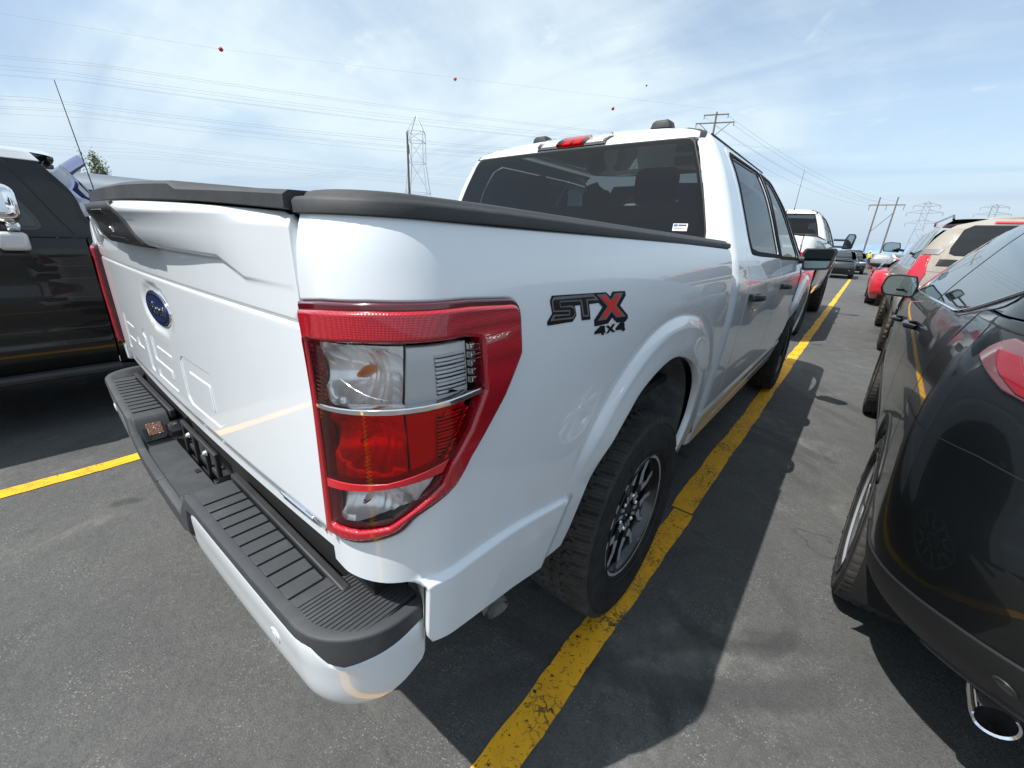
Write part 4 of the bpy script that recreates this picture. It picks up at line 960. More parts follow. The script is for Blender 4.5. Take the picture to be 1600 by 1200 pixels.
    for mir in (False, True):
        K = dict(mirror=mir, dz=dz)
        R2 = lambda x, z: CS.R(x, z)
        # corner pillar (rear corner up to the door)
        pil = [R2(.70, 1.876), R2(.702, 1.872), R2(.700, 1.850), R2(.744, 1.74), R2(.797, 1.60), R2(.843, 1.46), R2(.848, 1.40), R2(.80, 1.39), R2(.80, .52), (y0+.95, .50), (y0+1.10, .505), (y0+1.03, .60), (y0+1.005, .70), (y0+1.005, 1.36), (y0+1.045, 1.42), (y0+1.050, 1.72), (y0+1.075, 1.84), (y0+1.13, 1.882), (dB, 1.890), (dB+.28, 1.885), (dF-.66, 1.848), (dF-.66, 1.855), (dF-.68, 1.88), (dF-.78, 1.908), (dB+.2, 1.942), (y0+1.20, 1.942), (y0+1.12, 1.942), R2(.60, 1.945), R2(.693, 1.908)]
        panel('cab_pillar', pil, CS, pw, body, step=st, rim=.012, edge=.004, **K)
        w1 = rp([(y0+1.125, 1.455), (y0+1.14, 1.40), (y0+1.30, 1.386), (dB-.045, 1.372), (dB-.030, 1.385), (dB-.095, 1.838), (dB-.11, 1.849), (y0+1.21, 1.836), (y0+1.150, 1.815), (y0+1.118, 1.60)], [.02, .05, .08, .008, .008, .008, .01, .02, .02, 0])
        w1f = rp([(y0+1.098, 1.455), (y0+1.11, 1.372), (y0+1.30, 1.362), (dB-.010, 1.348), (dB-.006, 1.385), (dB-.058, 1.83), (dB-.060, 1.868), (y0+1.18, 1.856), (y0+1.118, 1.825), (y0+1.092, 1.60)], [.02, .06, .08, .005, 0, 0, .01, .02, .02, 0])
        d1 = rp([(y0+1.012, .60), (y0+1.012, 1.36), (y0+1.052, 1.42), (y0+1.057, 1.72), (y0+1.085, 1.84), (y0+1.14, 1.876), (dB-.003, 1.884), (dB-.003, .53), (y0+1.12, .51), (y0+1.04, .57)], [.02, .02, .03, .02, .03, .02, .004, .02, .04, .03])
        dr = panel('rear_door', d1, CS, pw, body, holes=[w1], step=st, rim=.014, edge=.004, **K)
        panel('window_frame', w1f, CS, frame_m, dr, holes=[w1], step=.03, rim=.004, edge=.002, off=.003, **K)
        panel('window', w1, CS, glass_s, dr, step=.04, rim=0, edge=0, off=-.006, **K)
        w2 = rp([(dB+.075, 1.362), (dF-.13, 1.350), (dF-.10, 1.375), (dF-.655, 1.810), (dF-.71, 1.835), (dB+.04, 1.842), (dB+.035, 1.82)], [.01, .02, .02, .03, .03, .01, 0])
        w2f = rp([(dB+.006, 1.342), (dF-.06, 1.325), (dF-.055, 1.365), (dF-.640, 1.835), (dF-.70, 1.860), (dB+.003, 1.870), (dB+.004, 1.82)], [.004, .02, .02, .03, .03, .004, 0])
        d2 = rp([(dB+.003, .53), (dB+.003, 1.884), (dF-.70, 1.874), (dF-.625, 1.842), (dF-.02, 1.385), (dF, 1.33), (dF, .62), (dF-.06, .53)], [.02, .004, .04, .03, .03, .02, .02, .05])
        df = panel('front_door', d2, CS, pw, body, holes=[w2], step=st, rim=.014, edge=.004, **K)
        panel('window_frame', w2f, CS, frame_m, df, holes=[w2], step=.03, rim=.004, edge=.002, off=.003, **K)
        panel('window', w2, CS, glassmat('front_glass', (.30, .34, .34), .6), df, step=.04, rim=0, edge=0, off=-.006, **K)
        # fender, rocker, windscreen pillar
        fa = [(wb+y, z) for y, z in archp]
        fen = [(dF+.006, .50), (dF+.006, 1.33), (dF-.012, 1.385), (wb-.40, 1.30), (4.45+wb-3.693, 1.22), CS.F_(.60, 1.18), CS.F_(.60, .55), (4.35+wb-3.693, .50)]+fa[::-1][:0]+[(wb+.50, .52)]+[p for p in fa[::-1] if p[1] > .56]+[(wb-.55, .62), (wb-.60, .50)]
        panel('front_fender', fen, CS, pw, body, step=st*1.5, rim=.012, edge=.004, **K)
        panel('fender_vent', [(dF+.03, .98), (dF+.05, 1.24), (dF+.085, 1.27), (dF+.07, 1.16), (dF+.055, 1.02)], CS, trim, body, step=.03, rim=.004, edge=.002, off=.006, **K)
        panel('rocker_panel', rp([(y0+.74, .42), (wb-.60, .42), (wb-.60, .525), (y0+1.10, .498), (y0+.72, .52)], .01), CS, pw, body, step=.03, rim=.03, edge=.008, **K)
        ap = [(dF-.620, 1.848), (dF-.014, 1.391), (dF+.16, 1.36), (dF+.03, 1.50), (dF-.25, 1.70), (dF-.46, 1.86), (dF-.64, 1.915), (dF-.69, 1.88)]
        panel('windscreen_pillar', ap, CS, frame_m, body, step=.03, rim=.01, edge=.003, **K)
        # handles
        for (yh, par) in ((y0+1.06, dr), (dB+.075, df)):
            hb = MB(); sx = -1 if mir else 1; V = []
            for i, t in enumerate(np.linspace(0, 1, 9)):
                yy = yh+.235*t; zz = 1.165-.012*t; xx = float(CS(np.array([yy]), np.array([zz]))[0][0]); o_ = .012+.030*math.sin(PI*min(1, max(0, t)))**.45
                hh = .017
                for (dx, dzv) in ((-.013, -hh), (.010, -hh*.8), (.013, 0), (.008, hh), (-.013, hh)): V.append((sx*(xx+o_+dx), yy, zz+dzv+dz))
            hb.add(V, [(i*5+j, i*5+(j+1) % 5, (i+1)*5+(j+1) % 5, (i+1)*5+j) for i in range(8) for j in range(5)]+[(0, 1, 2, 3, 4), tuple(range(40, 45))])
            xx = float(CS(np.array([yh]), np.array([1.165]))[0][0])
            hb.box((sx*(xx+.006), yh+.012, 1.165+dz), (.030, .030, .034)); hb.box((sx*(xx+.006), yh+.218, 1.154+dz), (.030, .034, .034))
            hb.obj('door_handle', plastic, par, angle=50, bevel=.003)
        # mirror
        sx = -1 if mir else 1
        mb = bpy.data.objects.new('side_mirror', None); COL.objects.link(mb); mb.parent = df
        ym_ = dF-.10
        if mirrors == 'std':
            out_ = rp([(1.030, 1.250), (1.215, 1.268), (1.240, 1.410), (1.225, 1.432), (1.020, 1.424), (1.005, 1.39)], [.02, .03, .03, .02, .02, .02])
            for nm_, m_, s_, d0, d1_ in (('mirror_housing', plastic, 1.0, 0, .11), ('mirror_glass', mirror_m, .84, -.003, .004)):
                c = np.mean(out_, 0); P = [((x-c[0])*s_+c[0], (z-c[1])*s_+c[1]) for x, z in out_]
                b = MB(); n = len(P)
                if nm_ == 'mirror_housing':
                    V = []; 
                    for (dd, sc_) in ((0, .97), (.006, 1.0), (.05, 1.0), (.09, .88), (.115, .6)):
                        V += [(sx*((x-c[0])*sc_+c[0]), ym_+dd-.30*(x-1.1), (z-c[1])*sc_+c[1]+dz) for x, z in P]
                    b.add(V, [(k*n+i, k*n+(i+1) % n, (k+1)*n+(i+1) % n, (k+1)*n+i) for k in range(4) for i in range(n)]+[tuple(range(n)), tuple(range(4*n, 5*n))])
                    b.tube([(sx*.96, ym_+.05, 1.335+dz), (sx*1.03, ym_+.05, 1.335+dz)], .034, 12)
                else:
                    V = [(sx*x, ym_-.30*(x-1.1)-.0035, z+dz) for x, z in P]; b.add(V, [tuple(range(n))])
                b.obj(nm_, m_, mb, angle=50)
        else:
            b = MB()
            for zz in (1.47, 1.33): b.tube([(sx*.96, ym_, zz+dz), (sx*1.16, ym_-.01, zz+dz)], .022, 10)
            b.obj('mirror_arm', plastic, mb)
            out_ = rp([(1.14, 1.28), (1.32, 1.29), (1.345, 1.55), (1.31, 1.60), (1.20, 1.60), (1.16, 1.5)], .03)
            n = len(out_); c = np.mean(out_, 0); V = []
            for (dd, sc_) in ((0, .96), (.008, 1.0), (.06, 1.0), (.11, .8)): V += [(sx*((x-c[0])*sc_+c[0]), ym_-.03+dd, (z-c[1])*sc_+c[1]+dz) for x, z in out_]
            b = MB(); b.add(V, [(k*n+i, k*n+(i+1) % n, (k+1)*n+(i+1) % n, (k+1)*n+i) for k in range(3) for i in range(n)]+[tuple(range(n)), tuple(range(3*n, 4*n))]); b.obj('mirror_housing', plastic, mb, angle=50)
            for P in (rp([(1.175, 1.385), (1.29, 1.39), (1.315, 1.54), (1.29, 1.575), (1.215, 1.575)], .015), rp([(1.165, 1.305), (1.295, 1.31), (1.30, 1.365), (1.17, 1.36)], .012)):
                b = MB(); b.add([(sx*x, ym_-.033, z+dz) for x, z in P], [tuple(range(len(P)))]); b.obj('mirror_glass', mirror_m, mb)
        # roof rail-end pods
        if main:
            b = MB(); c_ = (sx*.400, y0+1.16, 2.000+dz)
            V = []; secs = [(-.05, .5, .35), (-.042, .85, .85), (-.02, 1, 1), (.02, 1, 1.0), (.06, .8, .6), (.085, .5, .2)]
            for dx, sw, sh_ in secs: V += [(c_[0]+qx*.062*sw, c_[1]+dx, c_[2]+qz*.042*sh_-.012) for qx, qz in ((-1, 0), (-.8, .75), (-.5, 1), (.5, 1), (.8, .75), (1, 0))]
            b.add(V, [(i*6+j, i*6+j+1, (i+1)*6+j+1, (i+1)*6+j) for i in range(5) for j in range(5)]+[(0, 1, 2, 3, 4, 5), tuple(range(30, 36))]); b.obj('roof_light_pod', plastic, body, angle=40)
    if not main:
        b = MB(); b.tube([(.34, y0+.78, 1.93+dz), (.34, y0+.80, 1.98+dz), (.34, y0+.84, 2.62+dz)], [.012, .005, .003], 6); b.obj('antenna', trim, body)
    # roof drip moulding
    for sx in (1, -1):
        a = np.linspace(y0+1.0, dF-.72, 24); P = CS(a, 1.903+0*a); b = MB(); b.tube([(sx*p[0], p[1], p[2]+dz+.004) for p in P], .0045, 6); b.obj('roof_moulding', seal, body)
    # windscreen (clear), bonnet, nose
    def Wf(u, z):
        u = np.asarray(u, float); z = np.asarray(z, float)+0*u; q = CS.prm(z); hi = q[1]-q[6]+(q[5]+q[6])*PI/4+(q[2]-q[5])
        P = CS(hi-np.abs(u), z); P[:, 0] *= np.where(u < 0, -1, 1); return P
    pl = sym([(.001, 1.90), (.52, 1.885), (.62, 1.80), (.70, 1.62), (.78, 1.42), (.001, 1.40)])
    panel('windscreen', pl, Wf, glassmat('windscreen_glass', (.70, .78, .76)), body, step=.08, rim=0, edge=0, dz=dz, flip=True)
    wbx = wb-3.693
    b = MB(); V = []
    ys = np.linspace(2.95+wbx, 4.58+wbx, 14); xs = np.linspace(-.93, .93, 21)
    for y in ys:
        t = (y-ys[0])/(ys[-1]-ys[0])
        for x in xs: V.append((x, y-.14*(x/.93)**2*t, 1.375-.11*t**1.5-.075*abs(x/.93)**3-.05*sst(.85, 1, t)+dz+.012*math.exp(-((abs(x)-.55)/.08)**2)))
    b.add(V, [(i*21+j, i*21+j+1, (i+1)*21+j+1, (i+1)*21+j) for i in range(13) for j in range(20)]); b.obj('bonnet', pw, body)
    b = MB(); b.box((0, 4.60+wbx, .98+dz), (1.25, .10, .36)); b.obj('grille', trim, body, bevel=.02)
    b = MB(); b.box((0, 4.60+wbx, .68+dz), (1.70, .22, .22)); b.obj('front_bumper', chrome if not main else pw, body, bevel=.05, seg=3)
    for sx in (-1, 1):
        b = MB(); b.box((sx*.77, 4.56+wbx, 1.02+dz), (.26, .12, .26)); b.obj('headlight', silver, body, bevel=.03)
    # interior
    it = bpy.data.objects.new('interior', None); COL.objects.link(it); it.parent = body
    b = MB(); b.box((0, 1.95+y0, .70+dz), (1.80, 2.3, .05)); b.box((0, 2.95+y0, 1.15+dz), (1.70, .45, .38)); b.obj('dashboard', dark, it, bevel=.05)
    def seat(x, y, w_, hr=True, n='seat'):
        s = MB(); s.box((x, y, 1.02+dz), (w_, .50, .20)); s.box((x, y-.24, 1.30+dz), (w_, .14, .62), Matrix.Rotation(math.radians(8), 3, 'X')); so = s.obj(n, seat_m, it, bevel=.05, seg=3)
        for hx in ([x] if hr is True else hr):
            h = MB(); h.box((hx, y-.31, 1.70+dz), (.24, .10, .19)); h.obj('headrest', seat_m, so, bevel=.045, seg=3)
            for q in (-.06, .06): h = MB(); h.tube([(hx+q, y-.29, 1.58+dz), (hx+q, y-.30, 1.66+dz)], .006, 6); h.obj('headrest_post', chrome, so)
    seat(-.40, 2.25+y0, .55); seat(.40, 2.25+y0, .55); seat(0, 1.42+y0, 1.45, (-.43, .43), 'rear_bench')
    b = MB(); b.box((0, 2.72+y0, 1.74+dz), (.24, .03, .065)); b.obj('inner_mirror', dark, it, bevel=.01)
    # wheels
    tb = lambda: tread_tyre('tyre', r, Rr, Wd, 56 if tyre == 'at' else 26, .0095 if tyre == 'at' else .016, tyre, 900 if main else 300, 84 if main else 30)
    i = 0
    for yy in (.03, wb):
        for sx in (1, -1): wheel(T, sx*track, yy, r, Rr, Wd, tb, rubber, rim, sx < 0, rot=(.15, 1.3, 2.2, .7)[i]); i += 1
    return T
import os
FAST = os.environ.get('PART')
main_truck = make_pickup('large white pickup in the foreground with an STX 4x4 badge on its side', (0, 0, 0))

# ------------------------------------------------------------------ other vehicles
def make_car(name, label, cat, loc, rz, L, wheels, paint, roofz, crown=.03, bow=(.05, .12), tw=0, zb=.30, belt=lambda y: 1.1, seams=(), clad=None, ra=.40, glass=(), rear=None, group=None, dirty=None, tyre=('road', None), rimk='car', x0=0, fine=.03, rpanels=True, hood=None, clad_h=.0, disp=None, lidlev=None, rt=None, roofm=None, glassm=None, core=True, wsm=None, plas=None):
    plastic = plas or MATS['black_plastic']
    """seams: y-positions front to back of the side panels [(name, y0, y1)], glass: [(part, [(y,z)..])]"""
    T = thing(name, label, cat, loc, rz, group); gm = glassm or glass_o
    CS = Shell(L, br=bow[0], bf=bow[1], tw=tw, disp=disp)
    ya, yb2, r, track, Rr, Wd = wheels
    def zbot(y, pad=0):
        z = zb
        for yc in (ya, yb2):
            if abs(y-yc) < ra: z = max(z, r+math.sqrt(ra**2-(y-yc)**2)*1.0-.0)
        return z+pad
    A0 = lambda z: (lambda q: q[0]+q[4]-(q[3]+q[4])*PI/4-(q[2]-q[3]))(CS.prm(z))
    def Wr(u, z):
        u = np.asarray(u, float); z = np.asarray(z, float)+0*u; P = CS(A0(z)+np.abs(u), z); P[:, 0] *= np.where(u < 0, -1, 1); return P
    def Wf(u, z):
        u = np.asarray(u, float); z = np.asarray(z, float)+0*u; q = CS.prm(z); hi = q[1]-q[6]+(q[5]+q[6])*PI/4+(q[2]-q[5])
        P = CS(hi-np.abs(u), z); P[:, 0] *= np.where(u < 0, -1, 1); return P
    def U(x, z): return (math.copysign(CS.R(abs(x), z)[0]-float(A0(np.array([z]))[0]), x), z)
    def Uy(y, z): return (y-float(A0(np.array([z]))[0]), z)
    def UF(x, z):
        q = [float(v) for v in CS.prm(z)]; hi = q[1]-q[6]+(q[5]+q[6])*PI/4+(q[2]-q[5]); return (math.copysign(hi-CS.F_(abs(x), z)[0], x), z)
    body = None
    yR, yF = seams[-1][1], seams[0][2]
    # rear end: wraps from side to side behind the quarter seam
    def band(z0, z1, y, W_, n=4):
        zs = [z0+(z1-z0)*i/n for i in range(n+1)]
        if W_ is Wr: pr = [Uy(y, z) for z in zs]
        else:
            pr = []
            for z in zs:
                q = [float(v) for v in CS.prm(z)]; hi = q[1]-q[6]+(q[5]+q[6])*PI/4+(q[2]-q[5]); pr.append((hi-y, z))
        return [(-u, z) for u, z in pr]+pr[::-1]
    zc = clad if clad else zb
    beR = belt(yR)
    rs = rt or []
    body = panel('body', band(zc, beR, yR, Wr, 6), Wr, paint, T, step=fine*1.6, rim=.012, edge=.004)
    panel('body_front', band(zc, belt(yF), yF, Wf, 6), Wf, paint, body, step=fine*2, rim=.012, edge=.004, flip=True)
    if clad:
        panel('rear_bumper', band(zb, clad-.004, yR, Wr, 4), Wr, plastic, T, step=fine*1.6, rim=.02, edge=.006, off=.004)
        panel('front_bumper', band(zb, clad-.004, yF, Wf, 4), Wf, plastic, T, step=fine*2, rim=.02, edge=.006, off=.004, flip=True)
    for mir in (False, True):
        for (nm, y0, y1) in seams:
            ys = np.linspace(y0+.003, y1-.003, max(4, int((y1-y0)/.03)))
            o = [(y, zbot(y) if not clad else max(zbot(y), clad)) for y in ys]+[(y, belt(y)) for y in ys[::-1]]
            pn = panel(nm, o, CS, paint, body if nm not in ('rear_door', 'front_door') else T, step=fine, rim=.012, edge=.004, mirror=mir)
            if clad:
                o = [(y, zbot(y)) for y in ys]+[(y, max(clad-.004, zbot(y)+.035)) for y in ys[::-1]]
                panel('cladding', o, CS, plastic, pn, step=fine*1.5, rim=.012, edge=.004, off=.006, mirror=mir)
            if 'door' in nm:
                yh = y0+.08 if nm != 'tail_door' else y0; zh = belt(yh)-.13; sx = -1 if mir else 1
                xx = float(CS(np.array([yh+.08]), np.array([zh]))[0][0]); hb = MB(); hb.tube([(sx*(xx+.004), yh, zh), (sx*(xx+.035), yh+.03, zh+.002), (sx*(xx+.038), yh+.13, zh+.004), (sx*(xx+.004), yh+.17, zh+.004)], [.012, .014, .014, .011], 8); hb.obj('door_handle', paint, pn, angle=60)
        # greenhouse side skin
        ys = np.linspace(yR, yF, 60); top = roofz
        gh = [(y, belt(y)+.002) for y in ys if belt(y) < top-.05]
        lo_, hi_ = gh[0][0], gh[-1][0]
        def yr_at(z): q = CS.prm(z); return float(q[0]+q[4])
        def yf_at(z): q = CS.prm(z); return float(q[1]-q[6])
        zs = np.linspace(belt(hi_)+.01, top, 8); fr = [(min(hi_, yf_at(z)+.02), z) for z in zs]; zs2 = np.linspace(top, belt(lo_)+.01, 8); bk = [(max(lo_-.2, yr_at(z)-.02) if z > belt(lo_)+.03 else lo_, z) for z in zs2]
        panel('side_frame', gh+fr+bk, CS, paint, body, step=fine*1.5, rim=0, edge=0, mirror=mir)
        for (nm, poly) in glass:
            g = panel(nm, poly, CS, gm, body, step=fine*1.5, rim=.004, edge=.002, off=.004, mirror=mir)
            q = resample(poly, .04); q = q[::-1] if area(q) < 0 else q
            panel('window_surround', [tuple(p) for p in inset(q, -.022)], CS, trim, g, step=fine*1.5, rim=.003, edge=.002, off=.002, mirror=mir)
        for yc in (ya, yb2):
            b = MB(); V = []; K = 24
            for i in range(K+1):
                th = math.radians(-20+220*i/K)
                for x in (.45, .70, float(CS(np.array([yc]), np.array([r+.3]))[0][0])-.03): V.append(((-1 if mir else 1)*x, yc+(ra+.012)*math.cos(th), r+(ra+.012)*math.sin(th)))
            b.add(V, [(i*3+j, i*3+j+1, (i+1)*3+j+1, (i+1)*3+j) for i in range(K) for j in range(2)]); b.obj('wheel_liner', dark, body, angle=40)
    # rear and front upper skins
    beR = belt(yR)
    panel('tailgate_frame', band(beR+.004, roofz, max(yR, -9), Wr, 8) if False else [U(-q[0], q[1]) for q in rt]+[U(q[0], q[1]) for q in rt[::-1]] if rt else band(beR+.004, roofz, yR, Wr, 8), Wr, paint, body, step=fine*1.5, rim=0, edge=0, off=-.001)
    if rear:
        for (nm, poly, m_, of) in rear:
            for sx in ((1,) if nm[0] == '*' else (1, -1)):
                if nm[0] == '*': pl = [U(-x, z) for x, z in poly]+[U(x, z) for x, z in poly[::-1]]
                else: pl = [(sx*(p_[0]), p_[1]) for p_ in [(U(q[0], q[1]) if q[0] >= 0 else Uy(q[2], q[1])) for q in poly]]
                panel(nm.lstrip('*'), pl, Wr, m_, body, step=fine, rim=.006, edge=.003, off=of)
    # windscreen
    zw = belt(yF)+.02 if hood is None else hood[0]
    q = CS.prm(roofz-.05)
    wsp = [UF(float(CS.prm(z)[2]-CS.prm(z)[5])*1.0+.03, z) for z in np.linspace(zw, roofz-.03, 6)]
    if not wsm: panel('windscreen_frame', [(-u-.14, z) for u, z in wsp]+[(u+.14, z) for u, z in wsp[::-1]], Wf, trim, body, step=.06, rim=0, edge=0, off=-.001, flip=True)
    panel('windscreen', [(-u, z) for u, z in wsp]+[(u, z) for u, z in wsp[::-1]], Wf, wsm or gm, body, step=.06, rim=0, edge=0, off=.003, flip=True)
    lid('roof', CS, roofz, crown, roofm or paint, body, n=70, k=8, fn=None)
    # bonnet
    if hood is not None:
        zh, y0, y1 = hood; nx, ny = 17, 14; V = []
        wB = float(CS.prm(belt(yF)-.02)[2])
        for i in range(ny):
            t = i/(ny-1); y = y0+(y1-y0)*t
            for j in range(nx):
                s_ = -1+2*j/(nx-1); V.append((s_*wB*(.97-.10*t**3), y-.10*s_*s_*t, zh-(zh-belt(yF)+.01)*t**2.2-.055*abs(s_)**2.5*(1-.3*t)+.008*math.exp(-((abs(s_)-.6)/.1)**2)))
        b = MB(); b.add(V, [(i*nx+j, i*nx+j+1, (i+1)*nx+j+1, (i+1)*nx+j) for i in range(ny-1) for j in range(nx-1)]); b.obj('bonnet', paint, body)
    if core:
        b = MB(); yl, yh_ = yR-.0, yF
        b.box((0, (ya+yb2)/2, (zb+.25)), (1.0, (yb2-ya)+1.1, .38)); b.box((0, (ya+yb2)/2, zb+.14), (1.66, (yb2-ya)-2*ra-.02, .22)); b.obj('chassis', dark, body, smooth=False)
    tb = lambda: tread_tyre('tyre', r, Rr, Wd, 30, .006 if tyre[0] == 'road' else .012, tyre[0], 360 if fine < .035 else 160, 40 if fine < .035 else 24)
    i = 0
    for yy in (ya, yb2):
        for sx in (1, -1): wheel(T, sx*track, yy, r, Rr, Wd, tb, tyre[1] or rubber, rimk, sx < 0, rot=(.4, 1.3, 2.2, .7)[i]); i += 1
    return T, body, CS, Wr, Wf, U, Uy, UF
def mirror_on(parent, x, y, z, sx, w=.22, h=.15, house=None, face=-1, d=.09):
    """door mirror: housing pod plus glass; face=-1 looks to -y"""
    mb = bpy.data.objects.new('side_mirror', None); COL.objects.link(mb); mb.parent = parent
    P = rp([(0, -h/2), (w*.9, -h*.45), (w, -.1*h), (w*.92, h*.42), (w*.6, h/2), (w*.05, h*.45), (-.01, 0)], [.02, .04, .05, .04, .04, .02, .02])
    n = len(P); c = np.mean(P, 0); V = []
    secs = ((0, .96), (.006, 1.0), (d*.5, .97), (d*.85, .78), (d, .45))
    for (dd, s_) in secs: V += [(x+sx*((px-c[0])*s_+c[0]), y-face*dd, z+(pz-c[1])*s_+c[1]) for px, pz in P]
    b = MB(); b.add(V, [(k*n+i, k*n+(i+1) % n, (k+1)*n+(i+1) % n, (k+1)*n+i) for k in range(len(secs)-1) for i in range(n)]+[tuple(range(n)), tuple(range((len(secs)-1)*n, len(secs)*n))])
    b.tube([(x-sx*.07, y-face*d*.4, z-h*.30), (x+sx*.03, y-face*d*.4, z-h*.2)], .022, 8)
    b.obj('mirror_housing', house or trim, mb, angle=45)
    b = MB(); V = [(x+sx*((px-c[0])*.87+c[0]), y+face*.003, z+(pz-c[1])*.85+c[1]) for px, pz in P]; b.add(V, [tuple(range(n))]); b.obj('mirror_glass', mirror_m, mb); return mb

# --- dark crossover beside the truck (right foreground)
def build_crossover():
    L = [(.22, -.50, 3.62, .82, .30, .26, .4, .3), (.34, -.70, 3.74, .875, .44, .34, .4, .3), (.45, -.85, 3.82, .920, .46, .38, .4, .3), (.60, -.955, 3.86, .948, .46, .39, .4, .32), (.75, -.965, 3.86, .956, .45, .38, .4, .32),
         (.90, -.925, 3.80, .958, .43, .36, .42, .34), (1.02, -.905, 3.70, .950, .42, .34, .42, .34), (1.12, -.885, 2.95, .932, .40, .32, .42, .30), (1.20, -.860, 2.55, .905, .38, .31, .42, .28), (1.28, -.80, 2.32, .868, .36, .30, .42, .26),
         (1.40, -.70, 2.02, .800, .33, .28, .40, .25), (1.50, -.58, 1.76, .735, .30, .27, .38, .25), (1.58, -.44, 1.50, .665, .28, .26, .36, .25), (1.635, -.28, 1.26, .58, .26, .26, .34, .25)]
    belt = lambda y: 1.075+.20*float(sst(2.8, -.7, y))-.03*float(sst(2.2, 2.9, y))
    def disp(y, z, x):
        zc = .98+.055*(1.2-y)*.6; d = -.018*np.exp(-((z-(zc-.045))/.035)**2)+.012*np.exp(-((z-zc-.015)/.022)**2)-.010*np.exp(-((z-.66)/.05)**2)*(y < .2)
        d = d-.018*np.exp(-((z-.72)/.10)**2)*(np.abs(y-1.42) < .9)*(1-np.abs(y-1.42)/.9)
        d = d+.020*np.exp(-((z-.80+.10*np.clip(-y-.3, 0, .6))/.028)**2)*sst(-.15, -.45, y)
        rr = np.hypot(y, z-.37); d = d+.016*np.exp(-((rr-.44)/.05)**2)*(z > .35)
        rr = np.hypot(y-2.85, z-.37); d = d+.016*np.exp(-((rr-.44)/.05)**2)*(z > .35)
        return d
    w1 = rp([(-.52, 1.315), (-.05, 1.205+.03), (.62, 1.215), (.58, 1.535), (.15, 1.545), (-.25, 1.48)], [.04, .05, .01, .02, .05, .08])
    w2 = rp([(.66, 1.212), (1.56, 1.172), (1.50, 1.52), (.62, 1.537)], [.01, .01, .02, .02])
    w3 = rp([(1.61, 1.170), (2.42, 1.125), (2.35, 1.16), (1.92, 1.42), (1.70, 1.50), (1.55, 1.52)], [.01, .03, .03, .05, .04, .02])
    T, body, CS, Wr, Wf, U, Uy, UF = make_car('crossover', 'dark charcoal crossover with chrome tailpipe parked nearest on the right', 'car', (2.608, .745, 0), -.030, L, (0, 2.85, .362, .832, .245, .245), greyp, 1.635, .030, (.07, .14), .05, .34, belt,
        [('front_fender', 2.22, 3.10), ('front_door', 1.60, 2.22), ('rear_door', .52, 1.60), ('quarter_panel', -.30, .52)], .50, .405, [('quarter_glass', w1), ('window', w2), ('window', w3)], None, fine=.022, plas=mat('dark_cladding', (.011, .0115, .012), .5, bump=(900, .3, .0006)), hood=(1.10, 2.62, 3.80))
    # belt chrome line
    for sx in (1, -1):
        ys = np.linspace(-.50, 2.40, 40); P = CS(ys, np.array([1.225-.03*(y/2.4) if y > .0 else 1.225-.03*0+.11*min(1, (-y)/.52)**1.3 for y in ys])-.028*np.clip(ys/2.4, 0, 1)); b = MB(); b.tube([(sx*(p[0]+.005), p[1], p[2]) for p in P], .0055, 6); b.obj('window_moulding', chrome, body)
    for mir in (False, True):
        panel('bumper_cover', [(-.312, .47), (-.312, .515), (-.42, .545), (-.55, .565), CS.R(.90, .585), CS.R(.80, .61), CS.R(.60, .63), CS.R(.0, .63), CS.R(.0, .48), CS.R(.5, .48)], CS, MATS['dark_cladding'], body, step=.03, rim=.006, edge=.005, off=.007, mirror=mir)
    # shut lines of the hatch, bumper and fuel flap
    def seam(pts, mir, w_=.0035):
        P = resample(pts+pts[::-1][1:-1] if False else pts, .02)[:-max(1, int(np.hypot(pts[-1][0]-pts[0][0], pts[-1][1]-pts[0][1])/.02))]
        d = np.gradient(P, axis=0); d /= np.linalg.norm(d, axis=1)[:, None]+1e-9; n_ = np.stack([-d[:, 1], d[:, 0]], 1)*w_/2
        panel('shut_line', [tuple(q) for q in P+n_]+[tuple(q) for q in (P-n_)[::-1]], CS, seal, body, step=.03, rim=0, edge=0, off=.0012, mirror=mir)
    for mir in (False, True):
        seam([(-.305, .955), (-.55, .975), CS.R(.86, .985), CS.R(.70, .965), CS.R(.45, .955), CS.R(.05, .955)], mir)
        seam([CS.R(.62, 1.22), CS.R(.62, 1.10), CS.R(.62, .96)], mir)
        seam([CS.R(.45, 1.235), CS.R(.70, 1.235), (-.62, 1.245), (-.50, 1.25)], mir)
    seam([(.10, 1.10), (.26, 1.10), (.27, .97), (.11, .965), (.095, 1.09)], False)
    # lamps
    smoked = mat('smoked_lens', (.13, .055, .062), .12, coat=1); clear_s = mat('silvered_lamp', (.62, .64, .66), .2, metal=.3, coat=1, bump=(45, .8, .006))
    for s in (1, -1):
        t = bpy.data.objects.new('tail_light', None); COL.objects.link(t); t.parent = body
        mir = s < 0
        lo = [(-.665, 1.222), (-.655, 1.205), (-.655, 1.180), CS.R(.86, 1.128), CS.R(.70, 1.085), CS.R(.50, 1.055), CS.R(.25, 1.04), CS.R(.25, 1.13), CS.R(.50, 1.155), CS.R(.70, 1.195), (-.68, 1.232)]
        panel('lens', rp(lo, .012), CS, smoked, t, step=.02, rim=.02, edge=.006, off=.010, mirror=mir)
        rd = [CS.R(.875, 1.205), CS.R(.868, 1.162), CS.R(.84, 1.130), CS.R(.60, 1.074), CS.R(.45, 1.060), CS.R(.27, 1.052), CS.R(.27, 1.066), CS.R(.46, 1.076), CS.R(.64, 1.098), CS.R(.80, 1.140), CS.R(.832, 1.160), CS.R(.845, 1.20)]
        panel('red_band', rp(rd, .006), CS, mat('deep_red_lens', (.20, .002, .008), .2, coat=1), t, step=.02, rim=.003, edge=.002, off=.013, mirror=mir)
        wh = [CS.R(.832, 1.202), CS.R(.822, 1.164), CS.R(.785, 1.142), CS.R(.60, 1.100), CS.R(.46, 1.086), CS.R(.38, 1.082), CS.R(.38, 1.12), CS.R(.52, 1.145)]
